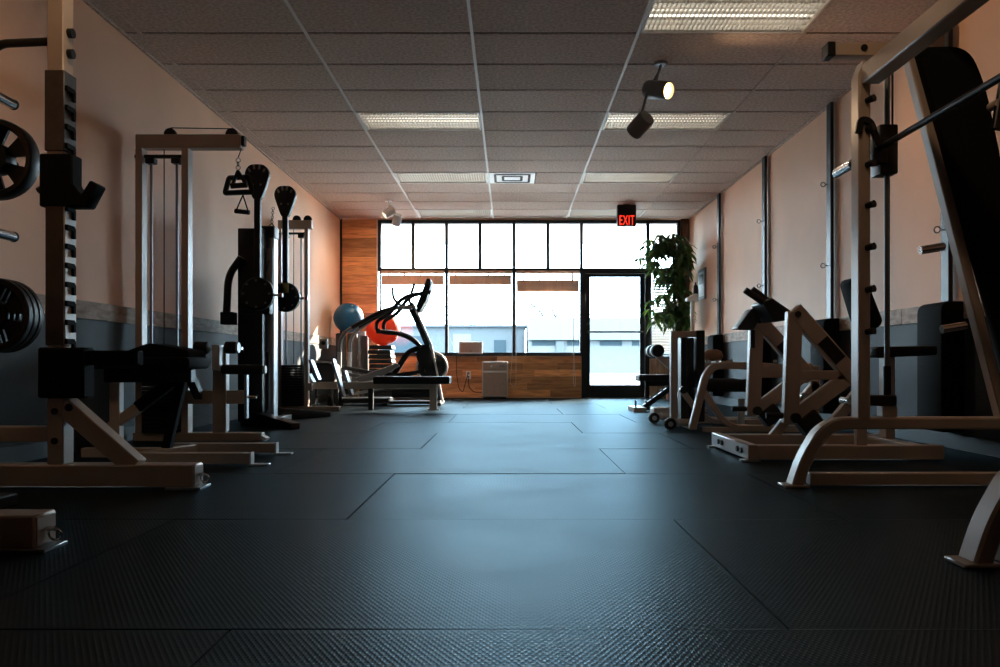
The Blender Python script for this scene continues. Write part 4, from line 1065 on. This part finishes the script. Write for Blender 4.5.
q = MB().tube(fillet([(wx(458.3), WY - .06, ZS + .008), (wx(457), WY - .082, ZS - .02), (wx(456.5), WY - .05, .42), (wx(459), WY - .05, .16), (wx(463), WY - .05, .09), (wx(465), WY - .05, .22), (c.x - .008, WY - .045, c.z + .03)], .12), .006, 7).build('power_cord', M['blackm'], None, loc=(wx(460), WY - .05, .09)); tag(q, 'black cord running from the radio down to the outlet', 'cord')  # power cord of the radio, plugged into the outlet
q = MB().tube(fillet([(c.x, WY - .04, c.z - .05), (wx(469), WY - .05, .18), (wx(474), WY - .05, .10), (x0 + .04, PY + .275, .09)], .1), .006, 7).build('power_cord', M['blackm'], None, loc=(wx(472), WY - .05, .1)); tag(q, 'black cord running from the outlet to the air purifier', 'cord')  # power cord of the air purifier

# ================================================================== right foreground: cage machine with guided bar
t = thing('smith_machine', 'almond guided barbell cage machine with black side shroud, right foreground', 'weight machine', (1.9, 3.0, 0))
for yf, far in ((3.68, True), (2.235, False)):
    yc = yf + .045
    S = lambda a, b_: Vector((X(a, 3.68), yc, Z(b_, 3.68)))
    leg = [S(798, 486.5), S(806, 462), S(822, 434), S(838, 424), S(858, 423.5), Vector((2.75, yc, Z(423.5, 3.68)))]
    MB().rsweep(fillet(leg, .10, 5), .09, .055).build('base_leg', M['frame'], t)
    MB().box(leg[0].x - .06, leg[0].x + .05, yc - .055, yc + .055, 0, .012).build('floor_plate', M['frame'], t, bevel=.003)
    MB().box(2.68, 2.75, yc - .045, yc + .045, 0, .28).build('rear_leg', M['frame'], t, bevel=.004)
    MB().box(S(812, 480).x, 2.68, yc - .03, yc + .03, .008, .065).build('low_bar', M['frame'], t, bevel=.005)
    zb = .325; xu = 1.605; ztop = 2.0
    MB().rsweep([Vector((xu + .028, yc, zb - .02)), Vector((xu + .028, yc, ztop - .10)), Vector((xu + .05, yc, ztop - .04))], .09, .056).build('upright', M['frame'], t)
    for py in (101, 130, 165, 206, 248, 290, 332):
        e = MB(); c = Vector((xu + .035, yf, Z(py, 3.68))); e.cyl(c, c + Vector((.02, -.035, .004)), .014, .017, 10); e.build('catch_stud', M['blackm'], t)
    MB().box(1.50, 1.90, yc - .03, yc + .03, ztop - .005, ztop + .055).build('top_arm', M['frame'], t, bevel=.004)
    MB().box(1.465, 1.502, yc - .04, yc + .04, ztop - .008, ztop + .058).build('end_cap', M['blackm'], t, bevel=.004)
    MB().cyl((xu + .03, yc - .031, ztop + .03), (xu + .03, yc - .036, ztop + .03), .016, seg=12).build('bolt', M['blackm'], t)
    # sloping rear strut with gusset
    s0, s1 = Vector((1.86, yc, ztop)), Vector((2.295, yc, zb - .02))
    MB().beam(s0, s1, .06, .045, (0,1,0)).build('strut', M['frame'], t, bevel=.005)
    gp = [(1.80, ztop + .05), (1.86, ztop + .12), (1.93, ztop + .19), (2.02, ztop + .12), (2.02, ztop - .02), (1.88, ztop - .03)]
    MB().prism(gp, 'xz', yc - .012, yc + .012).build('gusset', M['frame'], t, bevel=.002)
    sh = [(1.86, 2.015), (2.09, 2.02), (2.165, 1.85), (2.24, 1.50), (2.45, .36), (2.325, .36)]
    MB().prism(rpoly(sh, [.01, .16, .10, .25, .02, .02], 6), 'xz', yf - .035, yf + .03).build('shroud', M['matte'], t, bevel=.008, seg=2)
    # guide rod
    xr = 1.765
    MB().cyl((xr, yc + .02, .37), (xr, yc + .02, ztop), .0125, seg=14).build('guide_rod', M['chrome' if not far else 'galv'], t)
    MB().cyl((xr + .03, yc + .03, 1.66), (xr + .03, yc + .03, ztop), .005, seg=8).build('cable', M['blackm'], t)
    MB().box(xr - .10, xr + .03, yc - .02, yc + .05, .375, .425).build('rod_stop', M['foam'], t, bevel=.006)
    MB().cyl((xr, yc + .02, .42), (xr, yc + .02, .56), .018, seg=12).build('rod_spring', M['blackm'], t)
    MB().box(xr - .035, xr + .035, yc - .01, yc + .05, .325, .375).build('rod_bracket', M['frame'], t, bevel=.003)
    # carriage with hook
    cb = 1.57
    MB().box(xr - .055, xr + .03, yc - .03, yc + .07, cb - .12, cb + .11).build('carriage', M['blackm'], t, bevel=.010, seg=2)
    MB().box(xr - .085, xr - .02, yc - .04, yc + .04, cb - .075, cb + .05).build('carriage_block', M['blackm'], t, bevel=.012, seg=2)
    MB().rsweep(fillet([(xr - .07, yc - .05, cb), (xr - .11, yc - .05, cb + .115), (xr - .155, yc - .05, cb + .125), (xr - .165, yc - .05, cb + .06)], .035, 4), .02, .03).build('catch_hook', M['blackm'], t)
    for z, x_ in ((Z(246, 3.68), 2.02), (Z(326, 3.68), 2.12)):
        MB().cyl((x_ + .0, yc, z + .004), (x_ - .11, yc, z - .014), .020, seg=12).build('weight_horn', M['chrome'], t)
    e = MB(); e.rsweep([(2.33, yf - .09, 2.05), (2.24, yf - .09, 1.86), (2.20, yf - .09, 1.62)], .03, .075); e.build('lever', M['blackm'], t)
    MB().cyl((2.19, yf - .10, 1.74), (2.19, yf - .02, 1.74), .02, seg=10).build('lever_bolt', M['frame'], t)
MB().box(1.615, 1.70, 2.325, 3.68, 1.855, 1.945).build('top_beam', M['frame'], t, bevel=.006)
MB().box(1.92, 1.98, 2.325, 3.68, 2.07, 2.15).build('rear_beam', M['frame'], t, bevel=.006)
MB().box(2.68, 2.74, 2.325, 3.68, .10, .16).build('rear_beam', M['frame'], t, bevel=.006)
MB().cyl((1.715, 1.75, 1.572), (1.715, 4.00, 1.572), .0145, seg=14).build('bar', M['blackm'], t)
for ya, yb in ((4.00, 4.20), (1.55, 1.75)): MB().cyl((1.715, ya, 1.572), (1.715, yb, 1.572), .025, seg=16).build('bar_sleeve', M['chrome'], t)

# ================================================================== right: plate loaded chest machine
t = thing('row_machine', 'plate loaded chest row machine with grey pad and black levers', 'weight machine', (1.9, 5.1, 0))
cf = MB().box(1.385, 1.445, 4.65, 5.50, .012, .10).build('cross_foot', M['frame'], t, bevel=.005)
for y in (4.78, 4.86, 5.22, 5.30): MB().cyl((1.386, y, .056), (1.374, y, .056), .017, seg=10).build('bolt', M['blackm'], cf)
for y in (4.66, 5.43): MB().box(1.35, 1.46, y, y + .06, 0, .012).build('floor_tab', M['steel'], cf)
for yc in (4.70, 5.42):
    MB().box(1.445, 2.53, yc - .045, yc + .045, .012, .095).build('base_beam', M['frame'], t, bevel=.005)
    Yp = yc; Q = lambda a, b_: P(a, b_, 4.75)
    def B(a, b_): v_ = P(a, b_, 4.75); return Vector((v_.x, yc, v_.z))
    MB().beam(B(787, 423), B(791, 312), .06, .09, (0,1,0)).build('post', M['frame'], t, bevel=.006)
    MB().beam(B(790, 310), B(853, 381), .064, .095, (0,1,0)).build('diagonal', M['frame'], t, bevel=.006)
    MB().beam(B(793, 375), B(850, 375), .05, .055, (0,1,0)).build('crossbar', M['frame'], t, bevel=.005)
    MB().beam(B(792, 416), B(856, 368), .05, .09, (0,1,0)).build('lower_arm', M['frame'], t, bevel=.006)
    MB().beam(B(803, 455), B(860, 385), .05, .06, (0,1,0)).build('base_brace', M['frame'], t, bevel=.005)
    MB().beam(B(857, 366), B(857, 450), .05, .06, (0,1,0)).build('rear_post', M['frame'], t, bevel=.005)
    c = B(790, 417); MB().cyl(c + Vector((0,-.055,0)), c + Vector((0,-.03,0)), .03, seg=14).build('pivot_cap', M['blackm'], t)
    c = B(791, 315); MB().cyl(c + Vector((.01,-.045,0)), c + Vector((.01,-.03,0)), .018, seg=12).build('bolt', M['blackm'], t)
    a = B(806, 422); MB().cbox(a, (.13, .10, .11), Matrix.Rotation(R(-38), 3, 'Y').to_euler()).build('rubber_stop', M['foam'], t, bevel=.008)
    a, b_ = B(817, 340.4), B(835, 360.7); e = MB(); e.beam(a + Vector((0,-.032,0)), b_ + Vector((0,-.032,0)), .004, .075, (0,1,0)); e.build('label_plate', M['blackm'], t)
    c = B(840, 400); MB().cyl(c + Vector((0,-.10,0)), c + Vector((0,.02,0)), .022, seg=12).build('weight_horn', M['chrome'], t)
    c = B(780, 415); MB().cyl(c + Vector((-.10,0,.0)), c, .018, seg=12).build('foot_peg', M['foam'], t)
MB().box(2.40, 2.47, 4.745, 5.375, .012, .09).build('rear_foot', M['frame'], t, bevel=.005)
# chest pad and levers near the far frame
MB().prism(rpoly([(X(735, 5.25), Z(329, 5.25)), (X(750, 5.25), Z(309, 5.25)), (X(764, 5.25), Z(306.5, 5.25)), (X(752, 5.25), Z(330, 5.25))], .012), 'xz', 5.21, 5.34).build('chest_pad', M['greyv'], t, bevel=.012, seg=2)
MB().beam(P(757, 318, 5.38), P(776, 316, 5.38), .03, .03, (0,1,0)).build('pad_tube', M['steel'], t)
MB().beam(P(752, 330, 5.3), P(752, 348, 5.3), .03, .03, (0,1,0)).build('pad_stem', M['blackm'], t)
for ya, a, b_ in ((5.02, (745, 290), (779, 313)), (5.2, (752, 289), (783, 312))):
    MB().tube([P(*a, ya), P(*b_, ya)], .021, 10).build('lever', M['foam'], t)
MB().prism([(X(757, 5.1), Z(304, 5.1)), (X(766, 5.1), Z(299, 5.1)), (X(786, 5.1), Z(313, 5.1)), (X(783, 5.1), Z(321, 5.1)), (X(768, 5.1), Z(322, 5.1))], 'xz', 4.98, 5.24).build('lever_block', M['blackm'], t, bevel=.008)
# backrest and arm pad on the wall side
MB().prism(rpoly([(X(846, 5.3), Z(282, 5.3)), (X(852, 5.3), Z(277, 5.3)), (X(866, 5.3), Z(284, 5.3)), (X(881, 5.3), Z(322, 5.3)), (X(874, 5.3), Z(330, 5.3)), (X(858, 5.3), Z(322, 5.3))], .03), 'xz', 5.26, 5.42).build('backrest', M['matte'], t, bevel=.012, seg=2)
MB().beam(P(863, 320, 5.2), P(858, 378, 5.2), .05, .05, (0,1,0)).build('backrest_post', M['blackm'], t)
MB().prism(rpoly([(X(868, 5.2), Z(358, 5.2)), (X(928, 5.2), Z(355.5, 5.2)), (X(928, 5.2), Z(346, 5.2)), (X(868, 5.2), Z(347, 5.2))], .02), 'xz', 5.08, 5.32).build('seat_pad', M['black'], t, bevel=.012, seg=2)
MB().box(2.42, 2.48, 5.15, 5.25, .09, .62).build('seat_post', M['frame'], t, bevel=.004)

# ================================================================== right: low stack machine with curved tubes
t = thing('leg_machine', 'almond curved tube leg machine with short black weight stack', 'weight machine', (1.9, 7.1, 0))
GY = 7.2
xa = X(671, GY); zt = Z(331, GY)
MB().box(xa, xa + .06, GY, GY + .07, .06, zt).build('tower_post', M['frame'], t, bevel=.005)
MB().box(xa + .06, X(697, GY), GY, GY + .07, zt - .055, zt).build('tower_top', M['frame'], t, bevel=.005)
MB().box(X(696, GY), X(704.5, GY), GY - .02, GY + .32, .05, zt + .005).build('stack_cover', M['blackm'], t, bevel=.008)
for a, b_ in ((681.5, 687.5), (689.5, 694.5)):
    MB().box(X(a, GY), X(b_, GY), GY + .02, GY + .16, .05, zt - .06).build('stack_column', M['blackm'], t, bevel=.006)
MB().cyl((X(688.5, GY), GY + .06, .06), (X(688.5, GY), GY + .06, zt - .055), .010).build('guide_rod', M['chrome'], t)
for y in (6.95, 7.72):
    MB().cyl((1.37, y + .02, .062), (1.62, y + .02, .062), .032, seg=14).build('foot_tube', M['frame'], t)
    MB().cyl((1.455, y + .02, .062), (1.475, y + .02, .062), .038, seg=16).build('collar', M['silverp'], t)
    MB().lathe([(.028,0),(.046,.0),(.052,.010),(.052,.040),(.046,.05),(.028,.05)], (1.385, y - .055, .052), (0,1,0), 22).build('wheel', M['foam'], t)
    MB().cyl((1.385, y - .062, .052), (1.385, y + .02, .052), .022, seg=14).build('wheel_hub', M['silverp'], t)
MB().box(1.56, 1.62, 6.92, 7.75, .0, .06).build('side_foot', M['frame'], t, bevel=.005)
MB().box(1.44, 1.60, 7.17, 7.30, .03, .062).build('tower_base', M['frame'], t, bevel=.004)
U = 6.72
def G(a, b_, y=U): v_ = P(a, b_, U); return Vector((v_.x, y, v_.z))
for yy in (U, 7.45):
    MB().rsweep(fillet([G(692, 429, yy), G(705, 376, yy), G(713, 366, yy), G(752, 365.5, yy), G(800, 369, yy)], .12, 6), .07, .06).build('curved_tube', M['frame'], t)
    MB().rsweep(fillet([G(704, 392, yy), G(722, 420, yy), G(734, 427.5, yy), G(800, 428, yy)], .12, 6), .06, .05).build('brace_tube', M['frame'], t)
    for a in (717, 731, 752, 775): 
        c = G(a, 362.5, yy); MB().cyl(c, c + Vector((0,0,.022)), .016, seg=8).build('bolt_cap', M['silverp'], t)
MB().box(G(704, 0).x, G(704, 0).x + .05, U + .03, 7.42, .30, .36).build('cross_tube', M['blackm'], t, bevel=.004)
MB().roll(G(709, 386, 6.85), G(756, 386, 6.85), .055).build('foam_roller', M['foam'], t)
MB().roll(G(709, 386, 7.30), G(756, 386, 7.30), .055).build('foam_roller', M['foam'], t)
for yy in (6.95, 7.25):
    MB().beam(P(681, 389, yy), P(695, 408, yy), .03, .05, (0,1,0)).build('link_arm', M['frame'], t, bevel=.004)
    c = P(683, 390, yy); MB().cyl(c + Vector((0,-.03,0)), c + Vector((0,.03,0)), .032, seg=14).build('link_pivot', M['blackm'], t)
MB().roll(P(702, 356, 7.9), P(723, 356, 7.9), .066, .9).build('seat_roll', M['brownv'], t, label='brown padded roll')
MB().box(X(712, 7.9) - .03, X(712, 7.9) + .03, 7.45, 7.93, .54, .60).build('roll_arm', M['frame'], t)
MB().box(1.62, 2.42, 7.65, 7.72, 0, .06).build('base_rail', M['frame'], t, bevel=.005)
MB().box(1.62, 2.42, U - .03, U + .03, 0, .04).build('base_rail', M['frame'], t, bevel=.005)
MB().cyl((2.0, 6.92, .04), (2.0, 6.92, .27), .03, seg=14).build('water_holder', M['silverp'], t)

# ================================================================== sit-up bench by the door
t = thing('situp_bench', 'adjustable black sit-up bench with foam roller near the door', 'bench', (1.7, 9.7, 0))
NY = 9.7
MB().prism(rpoly([(X(637, NY), Z(381, NY)), (X(700, NY), Z(381, NY)), (X(700, NY), Z(374.5, NY)), (X(637, NY), Z(374.5, NY))], .02), 'xz', NY - .15, NY + .15).build('pad', M['black'], t, bevel=.012, seg=2)
MB().box(X(645, NY), X(698, NY), NY - .03, NY + .03, Z(386, NY), Z(381, NY)).build('spine', M['blackm'], t, bevel=.004)
MB().beam(P(643, 408, NY), P(673, 386, NY), .05, .06, (0,1,0)).build('ladder_strut', M['blackm'], t, bevel=.004)
for k_ in range(5):
    c = P(645.5 + 5.2*k_, 401.5 - 3.8*k_, NY); MB().cyl(c + Vector((0,-.04,0)), c + Vector((0,-.028,0)), .018, seg=10).build('adjust_pin', M['steel'], t)
MB().box(X(631, NY), X(643, NY), NY - .25, NY + .25, 0, .055).build('foot', M['frame'], t, bevel=.005)
MB().cyl((X(635, NY), NY - .05, .055), (X(635, NY), NY - .05, .13), .012, seg=8).build('foot_pin', M['chrome'], t)
MB().box(X(643, NY), X(700, NY), NY - .03, NY + .03, .01, .05).build('base_rail', M['blackm'], t, bevel=.004)
MB().box(X(697, NY), X(702, NY), NY - .25, NY + .25, 0, .05).build('foot', M['frame'], t, bevel=.005)
MB().beam(P(698, 381, NY), P(699, 408, NY), .05, .05, (0,1,0)).build('rear_leg', M['frame'], t)
MB().beam(P(654, 352, NY), P(674, 370, NY), .05, .075, (0,1,0)).build('roller_arm', M['frame'], t, bevel=.005)
MB().beam(P(674, 368, NY), P(680, 383, NY), .05, .06, (0,1,0)).build('arm_post', M['frame'], t, bevel=.005)
MB().cyl(P(655, 351, NY - .24), P(655, 351, NY + .24) + Vector((-.0,0,0)), .012).build('roller_axle', M['steel'], t)
c = P(654.5, 351, NY)
for ya, yb in ((-.26, -.03), (.03, .26)):
    MB().roll((c.x, NY + ya, c.z), (c.x, NY + yb, c.z), .075).build('foam_roller', M['foam'], t)
    MB().cyl((c.x, NY + ya + .08, c.z), (c.x, NY + ya + .11, c.z), .077, seg=20).build('roller_band', M['silverp'], t)
# low almond plinth between bench and leg machine
q = thing('plate_box', 'small almond metal box on the floor behind the weight stack', 'box', (1.62, 8.62, 0))
MB().box(X(654, 8.55), X(672, 8.55), 8.55, 8.80, 0, .09).build('body', M['frame'], q, bevel=.006)
MB().box(X(654, 8.55) + .01, X(672, 8.55) - .01, 8.56, 8.79, .09, .098).build('lid', M['frame'], q, bevel=.003)
